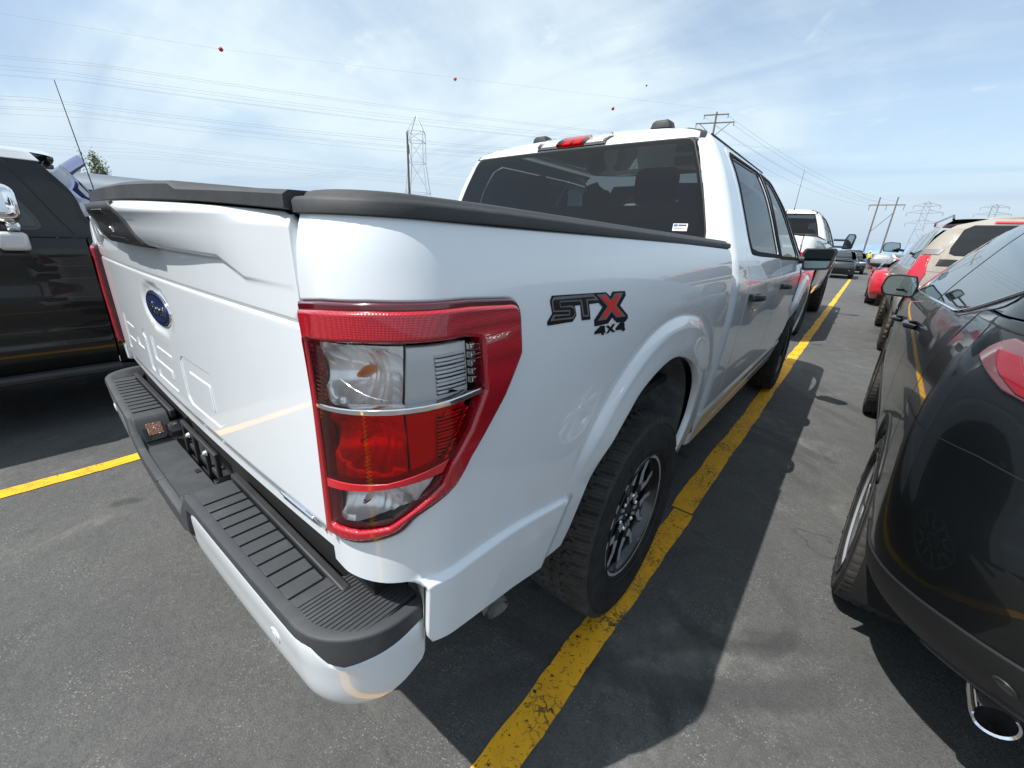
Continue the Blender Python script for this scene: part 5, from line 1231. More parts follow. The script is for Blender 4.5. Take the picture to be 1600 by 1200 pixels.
        panel('reverse_lens', rp(wh, .006), CS, clear_s, t, step=.02, rim=.003, edge=.002, off=.013, mirror=mir)
        a_, z_ = CS.R(.70, .545)
        for (ro, m_, of) in ((.017, mat('sensor_ring', (.035, .036, .037), .5), .0095), (.012, trim, .0105)):
            panel('parking_sensor', [(a_+ro*math.cos(q), z_+ro*math.sin(q)) for q in np.linspace(0, 2*PI, 20, endpoint=False)], CS, m_, body, step=.01, rim=.003, edge=.001, off=of, mirror=mir)
        b = MB(); x_ = s*.640
        b.lathe([(.036, .0), (.041, -.004), (.044, .006), (.044, .10), (.040, .12)], 28, 'y', (x_, -.790, .340)); b.lathe([(.036, .0), (.034, .05), (.032, .11)], 28, 'y', (x_, -.790, .340)); b.obj('tailpipe', chrome, body)
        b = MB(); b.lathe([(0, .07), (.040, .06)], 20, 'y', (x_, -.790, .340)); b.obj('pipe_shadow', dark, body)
        mirror_on([c for c in T.children if c.name.startswith('front_door')][0 if s > 0 else -1], s*.915, 2.15, 1.19, s, .20, .165, greyp)
    panel('rear_skirt', [CS.R(.0, .44), CS.R(.55, .44), CS.R(.76, .42), CS.R(.78, .385), CS.R(.5, .37), CS.R(0, .37)], CS, mat('grey_skirt', (.10, .10, .10), .5), body, step=.03, rim=.01, edge=.004, off=.012)
    panel('rear_skirt', [CS.R(.0, .44), CS.R(.55, .44), CS.R(.76, .42), CS.R(.78, .385), CS.R(.5, .37), CS.R(0, .37)], CS, MATS['grey_skirt'], body, step=.03, rim=.01, edge=.004, off=.012, mirror=True)
    rg = [(0, 1.60), (.42, 1.59), (.52, 1.50), (.60, 1.30), (.60, 1.22), (0, 1.19)]
    panel('rear_window', [U(-x, z) for x, z in rg]+[U(x, z) for x, z in rg[::-1]], Wr, glass_o, body, step=.04, rim=.003, edge=.002, off=.004)
    return T
build_crossover()

# --- second white pickup ahead
make_pickup('lifted white pickup with towing mirrors and mud tyres ahead of the badged truck', (-.205, 7.45, 0), 0, dz=.205, S=.34, wb=4.06, r=.455, Rr=.235, Wd=.32, tyre='mud', rim='mud', main=False, paint=white2, mirrors='tow', track=.855)
def antenna(label, base, top, r=.004):
    t = MB(); b0 = Vector(base); t1 = Vector(top); t.tube([b0, b0+(t1-b0)*.04, b0+(t1-b0)*.05, t1], [r*2.4, r*2.2, r, r*.55], 6); t.tube([t1-(t1-b0)*.004, t1], [r*1.2, r*1.2], 6)
    return t.obj('antenna', trim, None), label

# --- dusty full-size SUV
def build_dusty_suv():
    dusty = mat('dusty_beige_paint', (.34, .325, .295), .35, coat=.7, var=(3.2, (.30, .265, .22), .36, .62, .85), bump=(90, .05, .001))
    mud_c = mat('muddy_cladding', (.10, .09, .075), .8, var=(6, (.20, .17, .13), .4, .65))
    L = [(.42, -.85, 3.75, .88, .22, .16, .3, .25), (.55, -1.02, 3.85, .93, .26, .18, .3, .25), (.72, -1.10, 3.92, .965, .28, .20, .3, .25), (.90, -1.08, 3.92, .985, .28, .19, .32, .28), (1.05, -1.06, 3.90, .985, .27, .19, .34, .30),
         (1.16, -1.05, 3.6, .975, .26, .18, .34, .3), (1.24, -1.04, 3.05, .955, .25, .18, .36, .28), (1.32, -1.02, 2.78, .93, .24, .17, .36, .26), (1.50, -.95, 2.50, .875, .22, .17, .36, .24), (1.68, -.86, 2.22, .81, .20, .17, .36, .24), (1.80, -.77, 2.0, .755, .19, .17, .36, .24), (1.88, -.60, 1.8, .66, .20, .2, .34, .24)]
    belt = lambda y: 1.225-.03*float(sst(1.5, 2.8, y))
    w1 = rp([(-.72, 1.30), (.28, 1.285), (.30, 1.73), (-.45, 1.72)], [.04, .02, .03, .08]); w2 = rp([(.36, 1.285), (1.20, 1.275), (1.20, 1.74), (.37, 1.735)], .02); w3 = rp([(1.27, 1.272), (2.30, 1.25), (1.90, 1.60), (1.66, 1.725), (1.27, 1.74)], [.02, .03, .05, .05, .02])
    tail_red = mat('tall_tail_lens', (.50, .012, .03), .18, coat=1, bump=(25, .6, .01)); tcl = mat('lamp_clear_base', (.55, .56, .56), .2, coat=1)
    rg = [(0, 1.800), (.50, 1.795), (.585, 1.74), (.655, 1.52), (.655, 1.455), (.60, 1.43), (0, 1.425)]
    T, body, CS, Wr, Wf, U, Uy, UF = make_car('suv', 'dusty beige SUV with roof rails and a tall red tail lamp beyond the crossover', 'suv', (2.85, 7.28, 0), 0, L, (0, 2.98, .405, .835, .225, .27), dusty, 1.88, .035, (.05, .14), 0, .46, belt,
        [('front_fender', 2.42, 3.45), ('front_door', 1.23, 2.42), ('rear_door', .33, 1.23), ('quarter_panel', -.80, .33)], .66, .47, [('window', w1), ('window', w2), ('window', w3)], [('*rear_window', rg, glass_o, .004), ('*trim_strip', [(0, 1.385), (.72, 1.385), (.74, 1.30), (0, 1.30)], trim, .003)], fine=.04, hood=(1.22, 2.95, 3.85), tyre=('mud', rubber_dirty), rimk='mud')
    for s in (1, -1):
        t = bpy.data.objects.new('tail_light', None); COL.objects.link(t); t.parent = body; mir = s < 0
        lo = rp([CS.R(.80, 1.43), (-.885, 1.42), (-.925, 1.20), (-.95, 1.06), CS.R(.83, 1.05), CS.R(.80, 1.20)], .03)
        panel('lens', lo, CS, tail_red, t, step=.03, rim=.02, edge=.006, off=.012, mirror=mir)
        panel('reverse_lens', rp([(-.90, 1.045), CS.R(.79, 1.04), CS.R(.79, .965), (-.92, .975)], .012), CS, tcl, t, step=.03, rim=.02, edge=.006, off=.010, mirror=mir)
        panel('corner_cap', [CS.R(.70, 1.50), (-.84, 1.50), (-.86, 1.435), CS.R(.74, 1.435)], CS, mat('grey_corner_cap', (.20, .20, .195), .4), body, step=.03, rim=.004, edge=.003, off=.006, mirror=mir)
        b = MB(); b.tube([(s*.69, -.62, 1.87), (s*.69, -.50, 1.925), (s*.69, 1.5, 1.945), (s*.67, 1.75, 1.90)], .014, 8); b.obj('roof_rail', trim, body)
        mirror_on([c for c in T.children if c.name.startswith('front_door')][0 if s > 0 else -1], s*1.0, 2.18, 1.55, s, .25, .18, trim).children[1].data.materials[0] = trim
    panel('high_brake_light', [U(-.34, 1.812), U(.34, 1.812), U(.33, 1.838), U(-.33, 1.838)], Wr, red_g, body, step=.04, rim=.004, edge=.003, off=.012)
    for x0 in (-.2, .2):
        b = MB(); b.tube([(x0, -1.05, .60), (x0, -1.13, .60)], .02, 8); b.obj('tow_hook', steel, body)
    return T
build_dusty_suv()

# --- red coupe further along
def build_red_coupe():
    redp = mat('red_paint', (.55, .012, .03), .3, coat=1)
    L = [(.20, -.75, 3.5, .85, .3, .2, .4, .3), (.35, -.98, 3.68, .91, .32, .24, .4, .35), (.55, -1.05, 3.75, .935, .32, .24, .4, .4), (.75, -1.04, 3.72, .94, .32, .24, .4, .4), (.88, -1.0, 3.5, .93, .32, .24, .4, .4), (.97, -.96, 2.6, .90, .34, .26, .4, .3),
         (1.04, -.72, 2.0, .84, .34, .3, .4, .3), (1.14, -.35, 1.75, .77, .34, .3, .4, .3), (1.25, .05, 1.45, .69, .3, .3, .4, .3), (1.33, .35, 1.2, .58, .3, .3, .4, .3)]
    belt = lambda y: .955-.02*float(sst(1.5, 2.6, y))+.02*float(sst(.3, -.8, y))
    w1 = rp([(.12, 1.02), (.55, 1.0), (.50, 1.22), (.38, 1.20)], .02); w2 = rp([(.62, 1.0), (1.75, .985), (1.30, 1.20), (.95, 1.28), (.62, 1.27)], .03)
    rg = [(0, 1.30), (.46, 1.285), (.60, 1.12), (.66, 1.02), (.62, .995), (0, .99)]
    T, body, CS, Wr, Wf, U, Uy, UF = make_car('coupe', 'bright red coupe parked past the dusty SUV', 'car', (2.60, 15.45, 0), 0, L, (0, 2.72, .34, .80, .24, .245), redp, 1.33, .03, (.08, .2), 0, .20, belt,
        [('front_fender', 1.95, 3.0), ('front_door', .58, 1.95), ('quarter_panel', -.70, .58)], None, .385, [('quarter_glass', w1), ('window', w2)], [('*rear_window', rg, glassmat('tinted_blue_glass', (.25, .38, .42)), .004)], fine=.05, hood=(1.0, 2.3, 3.65))
    for s in (1, -1): 
        t = bpy.data.objects.new('tail_light', None); COL.objects.link(t); t.parent = body
        for i in range(3): panel('lens', rp([CS.R(.45+i*.13, .90), CS.R(.55+i*.13, .90), CS.R(.55+i*.13, .76), CS.R(.45+i*.13, .76)], .01), CS, red_g, t, step=.05, rim=.01, edge=.004, off=.008, mirror=s < 0)
        mirror_on([c for c in T.children if c.name.startswith('front_door')][0 if s > 0 else -1], s*.96, 1.72, 1.0, s, .18, .12, redp)
    panel('lower_valance', [U(-.7, .36), U(.7, .36), U(.7, .24), U(-.7, .24)], Wr, plastic, body, step=.06, rim=.01, edge=.004, off=.006)
    return T
build_red_coupe()

# --- cars facing the camera, further down the row
def facing_suv(name, label, cat, loc, paint, sc_z=1.0, rz=PI, group=None, cla=.60):
    L = [(.25, -.80, 3.60, .86, .3, .2, .35, .22), (.45, -.92, 3.74, .915, .3, .24, .38, .26), (.62, -.95, 3.78, .93, .3, .24, .38, .26), (.82, -.95, 3.76, .935, .3, .24, .38, .26), (.98, -.93, 3.62, .925, .3, .24, .40, .28),
         (1.06, -.92, 3.0, .905, .3, .24, .4, .3), (1.14, -.90, 2.65, .88, .3, .24, .4, .3), (1.30, -.84, 2.32, .82, .28, .24, .4, .26), (1.46, -.74, 2.0, .745, .26, .24, .38, .26), (1.58, -.62, 1.75, .68, .26, .24, .36, .26), (1.64, -.45, 1.5, .58, .26, .26, .34, .26)]
    L = [(l[0]*(1 if l[0] < 1 else sc_z if l[0] > 1.1 else 1), *l[1:]) for l in L]
    belt = lambda y: 1.075-.03*float(sst(1.5, 2.6, y)); k = sc_z
    w1 = rp([(-.60, 1.16), (.22, 1.12), (.22, 1.48*k), (-.35, 1.45*k)], [.05, .02, .02, .06]); w2 = rp([(.28, 1.12), (1.12, 1.10), (1.12, 1.50*k), (.28, 1.49*k)], .02); w3 = rp([(1.18, 1.10), (2.15, 1.07), (1.75, 1.34*k), (1.55, 1.46*k), (1.18, 1.50*k)], .03)
    T, body, CS, Wr, Wf, U, Uy, UF = make_car(name, label, cat, loc, rz, L, (0, 2.68, .35, .80, .23, .235), paint, 1.64*k, .03, (.05, .14), 0, .25, belt,
        [('front_fender', 2.2, 3.15), ('front_door', 1.15, 2.2), ('rear_door', .22, 1.15), ('quarter_panel', -.55, .22)], cla, .40, [('quarter_glass', w1), ('window', w2), ('window', w3)], None, fine=.06, hood=(1.08, 2.45, 3.68), glassm=mat('green_tinted_glass', (.04, .055, .055), .03, spec=.8), group=group)
    panel('grille', [UF(-.48, .90), UF(.48, .90), UF(.42, .66), UF(-.42, .66)], Wf, trim, body, step=.06, rim=.01, edge=.004, off=.01, flip=True)
    for i in range(3): panel('grille_bar', [UF(-.46, .71+i*.07), UF(.46, .71+i*.07), UF(.46, .722+i*.07), UF(-.46, .722+i*.07)], Wf, satin, body, step=.06, rim=.004, edge=.002, off=.018, flip=True)
    panel('emblem', [(.055*math.cos(t), .80+.045*math.sin(t)) for t in np.linspace(0, 2*PI, 16, endpoint=False)], Wf, chrome, body, step=.03, rim=.004, edge=.002, off=.026, flip=True)
    panel('lower_intake', rp([UF(-.60, .50), UF(.60, .50), UF(.52, .34), UF(-.52, .34)], .03), Wf, dark, body, step=.06, rim=.01, edge=.004, off=.012, flip=True)
    for s in (1, -1):
        panel('headlight', rp([UF(s*.50, .90), UF(s*.86, .92), UF(s*.88, .83), UF(s*.52, .80)], .015), Wf, mat('headlamp_lens', (.62, .65, .68), .1, coat=1, bump=(30, .8, .01)), body, step=.05, rim=.01, edge=.004, off=.012, flip=True)
        panel('fog_lamp', [UF(s*.70+.045*math.cos(t), .47+.045*math.sin(t)) for t in np.linspace(0, 2*PI, 14, endpoint=False)], Wf, satin, body, step=.05, rim=.01, edge=.004, off=.012, flip=True)
        mirror_on([c for c in T.children if c.name.startswith('front_door')][0 if s > 0 else -1], s*.93, 1.98, 1.15, s, .2, .14, paint, 1)
    panel('number_plate', [UF(-.16, .60), UF(.16, .60), UF(.16, .53), UF(-.16, .53)], Wf, paper, body, step=.06, rim=.003, edge=.002, off=.022, flip=True)
    return T
dgrey = mat('dark_grey_paint', (.030, .036, .040), .3, coat=1); blueg = mat('slate_blue_paint', (.035, .05, .075), .3, coat=1); silv = mat('silver_paint', (.34, .36, .37), .3, metal=.4, coat=.8)
facing_suv('suv', 'dark grey SUV facing the camera at the end of the yellow line', 'suv', (.10, 33.9, 0), dgrey, .95)
facing_suv('car', 'slate blue car half hidden behind the dark grey facing SUV', 'car', (.55, 42.5, 0), blueg, .93)
facing_suv('van', 'small white van behind the slate blue car', 'van', (.2, 56.0, 0), white2, 1.12)

# --- boxy black SUV on the left
def build_boxy():
    L = [(.42, -1.95+1.1, 3.7, .90, .12, .10, .2, .15), (.55, -.90, 3.82, .955, .14, .12, .2, .15), (.75, -.92, 3.85, .975, .14, .12, .2, .15), (1.0, -.92, 3.85, .985, .14, .12, .2, .15), (1.15, -.92, 3.82, .98, .14, .12, .22, .16), (1.24, -.91, 3.55, .965, .13, .12, .22, .16),
         (1.29, -.905, 2.26, .950, .13, .12, .20, .12), (1.50, -.885, 2.14, .905, .12, .11, .20, .12), (1.68, -.865, 2.04, .865, .11, .10, .20, .12), (1.765, -.84, 1.98, .825, .12, .12, .2, .14)]
    belt = lambda y: 1.275
    def disp(y, z, x):
        d = .008*np.exp(-((z-1.185)/.018)**2)-.012*np.exp(-((z-1.02)/.10)**2)+.012*(1-sst(.60, .64, z))-.006*np.exp(-((z-.735)/.03)**2)
        for yc in (0, 2.65): rr = np.hypot(y-yc, z-.42); d = d+.03*(1-sst(.50, .60, rr))*(z > .4)
        return d
    w1 = rp([(-.62, 1.345), (.10, 1.345), (.10, 1.68), (-.58, 1.68)], .03); w2 = rp([(.18, 1.345), (.95, 1.345), (.95, 1.68), (.18, 1.68)], .02); w3 = rp([(1.03, 1.345), (1.82, 1.335), (1.81, 1.38), (1.66, 1.68), (1.03, 1.68)], [.02, .03, .03, .03, .02])
    T, body, CS, Wr, Wf, U, Uy, UF = make_car('suv', 'boxy black SUV with chrome mirrors parked left of the badged truck', 'suv', (-3.49, -2.93, 0), 0, L, (0, 2.65, .40, .82, .22, .26), blackp, 1.765, .075, (.03, .06), 0, .42, belt,
        [('front_fender', 2.02, 3.3), ('front_door', .99, 2.02), ('rear_door', .14, .99), ('quarter_panel', -.70, .14)], None, .47, [('quarter_glass', w1), ('window', w2), ('window', w3)], None, fine=.03, hood=(1.285, 2.26, 3.80), disp=disp, roofm=white2, wsm=glassmat('pale_windscreen', (.62, .72, .74)), glassm=mat('green_side_glass', (.030, .042, .042), .02, spec=.7))
    for mir in (False, True):
        sm_ = smooth_poly([(1.70, 1.735), (1.76, 1.70), (1.90, 1.42), (1.965, 1.300)], 4); panel('door_seam', sm_+[(y_+.010, z_) for y_, z_ in sm_[::-1]], CS, seal, body, step=.03, rim=0, edge=0, off=.002, mirror=mir)
    for mir in (False, True): panel('roof_edge', [(-.80, 1.715), (1.93, 1.715), (1.90, 1.763), (-.78, 1.763)], CS, white2, body, step=.05, rim=.003, edge=.003, off=.004, mirror=mir)
    for s in (1, -1):
        df = [c for c in T.children if c.name.startswith('front_door')][0 if s > 0 else -1]
        mb = bpy.data.objects.new('side_mirror', None); COL.objects.link(mb); mb.parent = df; x = s*1.09; y = 1.70
        b = MB(); 
        for (z0, z1, w_, m_) in ((1.36, 1.56, .21, chrome),):
            b = MB(); b.box((x, y, (z0+z1)/2), (w_, .13, z1-z0)); b.obj('mirror_cap', m_, mb, bevel=.05, seg=4)
        b = MB(); b.box((x, y, 1.255), (.19, .12, .10)); b.obj('mirror_cap', satin, mb, bevel=.02, seg=3)
        b = MB(); b.box((s*.99, y+.02, 1.335), (.14, .06, .05)); b.obj('mirror_arm', chrome, mb, bevel=.015)
    b = MB(); b.box((.93, 1.42, 1.06), (.06, .30, .085)); b.obj('step_light', dark, body, bevel=.02) if False else None
    for s in (1, -1):
        b = MB(); b.tube([(s*.93, .50, .40), (s*.93, 2.02, .40)], .035, 10); b.obj('rock_rail', plastic, body)
    b = MB(); b.tube([(.72, 2.16, 1.30), (.725, 2.165, 1.36), (.727, 2.166, 1.37), (.76, 2.10, 2.20)], [.012, .01, .004, .0022], 8); b.obj('antenna', trim, body)
    return T
build_boxy()

# --- background to the left: van, raised blue bonnet car
facing = facing_suv('car', 'blue car with its bonnet raised behind the boxy black SUV', 'car', (-7.1, -3.90, 0), mat('deep_blue_paint', (.018, .028, .12), .35, coat=.5), 1.0, rz=0)
def raised_bonnet(par):
    b = MB(); V = []; nx, ny = 13, 12
    for (o_, ) in ((0,), (-.085,)):
        for i in range(ny):
            t = i/(ny-1)
            for j in range(nx):
                s_ = -1+2*j/(nx-1); V.append((s_*(.80-.10*t**2), 2.55+1.02*t, 1.16+1.16*t-.16*t*t*0-.13*abs(s_)**3-.14*t**3+o_*(1-.7*t*t)))
    F = []; m = nx*ny
    F += [(i*nx+j, i*nx+j+1, (i+1)*nx+j+1, (i+1)*nx+j) for i in range(ny-1) for j in range(nx-1)]
    F += [tuple(m+q for q in (i*nx+j, (i+1)*nx+j, (i+1)*nx+j+1, i*nx+j+1)) for i in range(ny-1) for j in range(nx-1)]
    ring = [j for j in range(nx)]+[i*nx+nx-1 for i in range(1, ny)]+[(ny-1)*nx+j for j in range(nx-2, -1, -1)]+[i*nx for i in range(ny-2, 0, -1)]
    F += [(ring[k], m+ring[k], m+ring[(k+1) % len(ring)], ring[(k+1) % len(ring)]) for k in range(len(ring))]
    b.add(V, F); b.obj('raised_bonnet', MATS['deep_blue_paint'], par, angle=60)
raised_bonnet([c for c in facing.children if c.name.startswith('body')][0])
def build_van():
    L = [(.30, -1.3, 3.9, .90, .12, .10, .3, .2), (.50, -1.38, 4.0, .97, .14, .12, .3, .2), (.90, -1.38, 4.0, .99, .14, .12, .3, .2), (1.15, -1.38, 3.8, .985, .14, .12, .3, .2), (1.30, -1.38, 3.35, .975, .14, .12, .3, .2), (1.60, -1.36, 3.05, .955, .14, .12, .3, .2), (1.95, -1.34, 2.72, .92, .14, .12, .3, .2), (2.12, -1.28, 2.45, .84, .16, .14, .3, .2)]
    belt = lambda y: 1.20; w3 = rp([(2.0, 1.24), (2.98, 1.22), (2.62, 1.80), (2.0, 1.84)], [.03, .04, .06, .03]); w2 = rp([(.9, 1.26), (1.9, 1.26), (1.9, 1.84), (.9, 1.84)], .05)
    T, body, CS, Wr, Wf, U, Uy, UF = make_car('van', 'tall white van far left behind the raised blue bonnet', 'van', (-9.9, -1.1, 0), 0, L, (0, 3.2, .36, .82, .22, .235), white2, 2.12, .04, (.02, .08), 0, .32, belt,
        [('front_fender', 2.95, 3.6), ('front_door', 1.95, 2.95), ('sliding_door', .85, 1.95), ('quarter_panel', -1.15, .85)], None, .42, [('window', w3), ('window', w2)], None, fine=.07, hood=(1.22, 3.1, 3.9))
    b = MB(); b.box((0, .6, 2.185), (1.10, .30, .05)); b.obj('roof_rack', plastic, body)
    return T
build_van()

# ------------------------------------------------------------------ poles, towers, wires
wood = mat('weathered_wood', (.22, .18, .145), .85, var=(4, (.13, .105, .085), .35, .65))
galv = mat('galvanised_steel', (.40, .43, .46), .5, metal=.3)
insul = mat('insulator', (.12, .11, .11), .3)
def hframe(label, loc, rz, h, w, arm, r=.17, lean=0, cat='power pole', brace=True, group=None):
    t = thing('power_pole', label, cat, loc, rz, group)
    for s in (-1, 1): b = MB(); b.tube([(s*w/2, 0, -.2), (s*w/2, 0, h)], [r*1.25, r*.8], 10); b.obj('pole', wood, t)
    b = MB(); b.box((0, .16, h-2.1), (arm, .16, .26)); b.obj('crossarm', wood, t, smooth=False)
    if brace:
        b = MB(); b.tube([(-w/2, .1, h-9.5), (w/2, .1, h-4.2)], .09, 6); b.obj('brace', wood, t)
    for x in (-arm/2+.2, 0, arm/2-.2): b = MB(); b.tube([(x, .16, h-2.2), (x, .16, h-3.5)], .07, 6); b.obj('insulator', insul, t)
    return t
hframe('wooden double power pole with one crossarm near the end of the yellow line', (2.05, 168, 0), .02, 17.4, 4.0, 8.2, .20)
hframe('narrow wooden double power pole left of the truck cab', (-78.2, 59.1, 0), math.radians(-40), 21, 2.4, 5.0, .17, brace=False)
def tpole(label, loc, rz, h):
    t = thing('power_pole', label, 'power pole', loc, rz)
    b = MB(); b.tube([(0, 0, -.2), (0, 0, h)], [.22, .13], 10); b.obj('pole', wood, t)
    for z, w_ in ((h-.35, 3.6), (h-1.45, 5.6)):
        b = MB(); b.box((0, .12, z), (w_, .12, .16)); b.obj('crossarm', wood, t, smooth=False)
        for x in (-w_/2+.1, w_/2-.1): b = MB(); b.tube([(x, .12, z-.05), (x, .12, z-.55)], .05, 6); b.obj('insulator', insul, t)
    b = MB(); b.tube([(0, .1, h-3.4), (2.2, .1, h-1.5)], .05, 6); b.tube([(0, .1, h-3.4), (-2.2, .1, h-1.5)], .05, 6); b.obj('brace', wood, t)
    return t
tpole('wooden power pole with two crossarms rising behind the truck cab', (-22.0, 75.2, 0), math.radians(18), 21.2)
def lattice(label, loc, rz, h, wb_, wt, taper, arms=(), peak=0, r=.09, group=None):
    t = thing('pylon', label, 'pylon', loc, rz, group); m = MB()
    def hw(z): return wb_+(wt-wb_)*min(1, z/taper) if taper else wt
    zs = []; z = 0
    while z < h-peak: zs.append(z); z += max(1.6, hw(z)*1.3)
    zs.append(h-peak); C4 = ((-1, -1), (1, -1), (1, 1), (-1, 1))
    for i in range(len(zs)-1):
        a, b_ = zs[i], zs[i+1]
        for k in range(4):
            p, q = C4[k], C4[(k+1) % 4]
            m.tube([(p[0]*hw(a)/2, p[1]*hw(a)/2, a), (p[0]*hw(b_)/2, p[1]*hw(b_)/2, b_)], r, 4, cap=False)
            m.tube([(p[0]*hw(a)/2, p[1]*hw(a)/2, a), (q[0]*hw(b_)/2, q[1]*hw(b_)/2, b_)], r*.6, 4, cap=False)
            m.tube([(p[0]*hw(b_)/2, p[1]*hw(b_)/2, b_), (q[0]*hw(b_)/2, q[1]*hw(b_)/2, b_)], r*.6, 4, cap=False)
    if peak:
        for p in C4: m.tube([(p[0]*wt/2, p[1]*wt/2, h-peak), (0, 0, h)], r, 4, cap=False)
    m.obj('lattice_mast', galv, t, smooth=False)
    for (z, L_) in arms:
        m = MB()
        for s in (-1, 1):
            for y in (-1, 1): m.tube([(s*hw(z)/2, y*hw(z)/2, z), (s*L_, 0, z+.4)], r*.8, 4, cap=False); m.tube([(s*hw(z)/2, y*hw(z)/2, z+2.2), (s*L_, 0, z+.4)], r*.7, 4, cap=False)
            for q in (.35, .7): x = s*(hw(z)/2+(L_-hw(z)/2)*q); m.tube([(x, -.6*(1-q), z+.2), (x, 0, z+2.2-1.9*q)], r*.6, 4, cap=False)
            m.tube([(s*L_, 0, z+.4), (s*L_, 0, z-1.9)], r*1.3, 5)
        m.obj('crossarm', galv, t, smooth=False)
    return t
lattice('steel lattice mast with a pointed top left of the truck cab', (-132, 104, 0), math.radians(40), 40.4, 12, 5.2, 24, (), 5.2, .12)
lattice('steel pylon with wide arms right of the wooden double pole', (25, 428, 0), 0, 38.8, 9, 3.4, 26, ((24, 8.5), (31, 9.5), (35.5, 7)), 1.5, .20)
lattice('distant steel pylon showing just above the dusty SUV roof', (80, 593, 0), 0, 50, 11, 4, 30, ((33, 10), (41, 12), (47, 9)), 1.5, .24)
wirem = mat('conductor_wire', (.50, .55, .60), .6)
def wire(name, pts, r=.03, sag=1.2):
    b = MB(); P = []
    for i in range(len(pts)-1):
        a, c = Vector(pts[i]), Vector(pts[i+1]); n = 24
        for k in range(n+(i == len(pts)-2)): t = k/n; q = a+(c-a)*t; q.z -= sag*4*t*(1-t); P.append(q)
    b.tube(P, r, 5, cap=False); return b.obj('overhead_wire', wirem)
WG = 'overhead power lines crossing the sky'
def wset(label, h, d0, a, b_, offs, r=.028, sag=1.5, group=None):
    r = r*.62; a = Vector((*a, 0)); b_ = Vector((*b_, 0)); u = (b_-a).normalized(); n = Vector((-u.y, u.x, 0))
    a2 = a-u*60; 
    for (o_, dz_) in offs:
        tag(wire('w', [(*(a2+n*o_).xy, h+dz_), (*((a2+b_)/2+n*o_).xy, h+dz_-.2), (*(b_+u*40+n*o_).xy, h+dz_)], r, sag), label, 'power line', WG+' '+group)
wset('uppermost pair of thin wires in the upper left sky', 20, 0, (-84.7, 4.8), (-39.3, 68.3), [(0, 0), (1.0, 0)], .020, .8, 'upper pair')
wset('second bundle of thin wires below the uppermost pair', 20, 0, (-91.0, 4.9), (-50, 62), [(0, 0), (1.6, 0), (4.0, 0), (5.0, .1)], .020, .8, 'second bundle')
wset('middle bundle of wires running to the lattice mast', 20, 0, (-113.3, 5.3), (-72, 60), [(0, 0), (2.2, 0), (7.0, 0), (8.6, 0), (12, -.2)], .030, 1.0, 'middle bundle')
wset('lowest bundle of faint wires above the tailgate', 20, 0, (-158, 6.1), (-105, 88), [(0, 0), (4, 0), (14, 0), (20, 0), (28, 0), (33, 0)], .034, 1.2, 'lowest bundle')
for k, (x0, z0) in enumerate(((-2.6, 19.8), (0, 19.8), (2.6, 19.8), (-1.7, 21.0), (1.7, 21.0))):
    c, s = math.cos(math.radians(18)), math.sin(math.radians(18))
    tag(wire('w', [(-22+x0*c, 75.2+x0*s, z0-.4), (2.05+x0*1.3, 168, 15.0+(1.2 if z0 > 20 else 0))], .015, 2.2), 'faint wires between the two-armed pole and the wooden double pole', 'power line', WG+' right of the cab')
tag(wire('w', [(-150, -70, 28.5), (-69.4, 23.5, 22.75), (-22.3, 75.2, 21.6)], .008, 0), 'hair-thin wire that carries the red and orange marker balls', 'power line')
for (px, lab, m_) in (((-69.36, 23.48, 22.74), 'red marker ball high at upper left of the sky', ('ball_red', (.55, .03, .02))), ((-54.3, 50.4, 24.2), 'orange marker ball high above the tailgate', ('ball_orange', (.75, .22, .03))), ((-38.6, 72.6, 23.2), 'small red marker ball above the cab roof', ('ball_red', None)), ((-32, 70.5, 25.0), 'tiny dark marker ball highest above the cab', ('ball_dark', (.12, .10, .10)))):
    mm = MATS.get(m_[0]) or mat(m_[0], m_[1], .4)
    R0 = .26 if 'tiny' not in lab else .14
    b = MB(); pr = [(R0*math.sin(t), R0*math.cos(t)) for t in np.linspace(0, PI, 13)]; b.lathe(pr, 20, 'z'); b.tube([(0, -R0*1.15, 0), (0, R0*1.15, 0)], R0*.16, 8); b.lathe([(R0*1.0, .02), (R0*1.04, 0), (R0*1.0, -.02)], 20, 'z')
    o = b.obj('marker_ball', mm); o.location = px; tag(o, lab, 'marker ball')

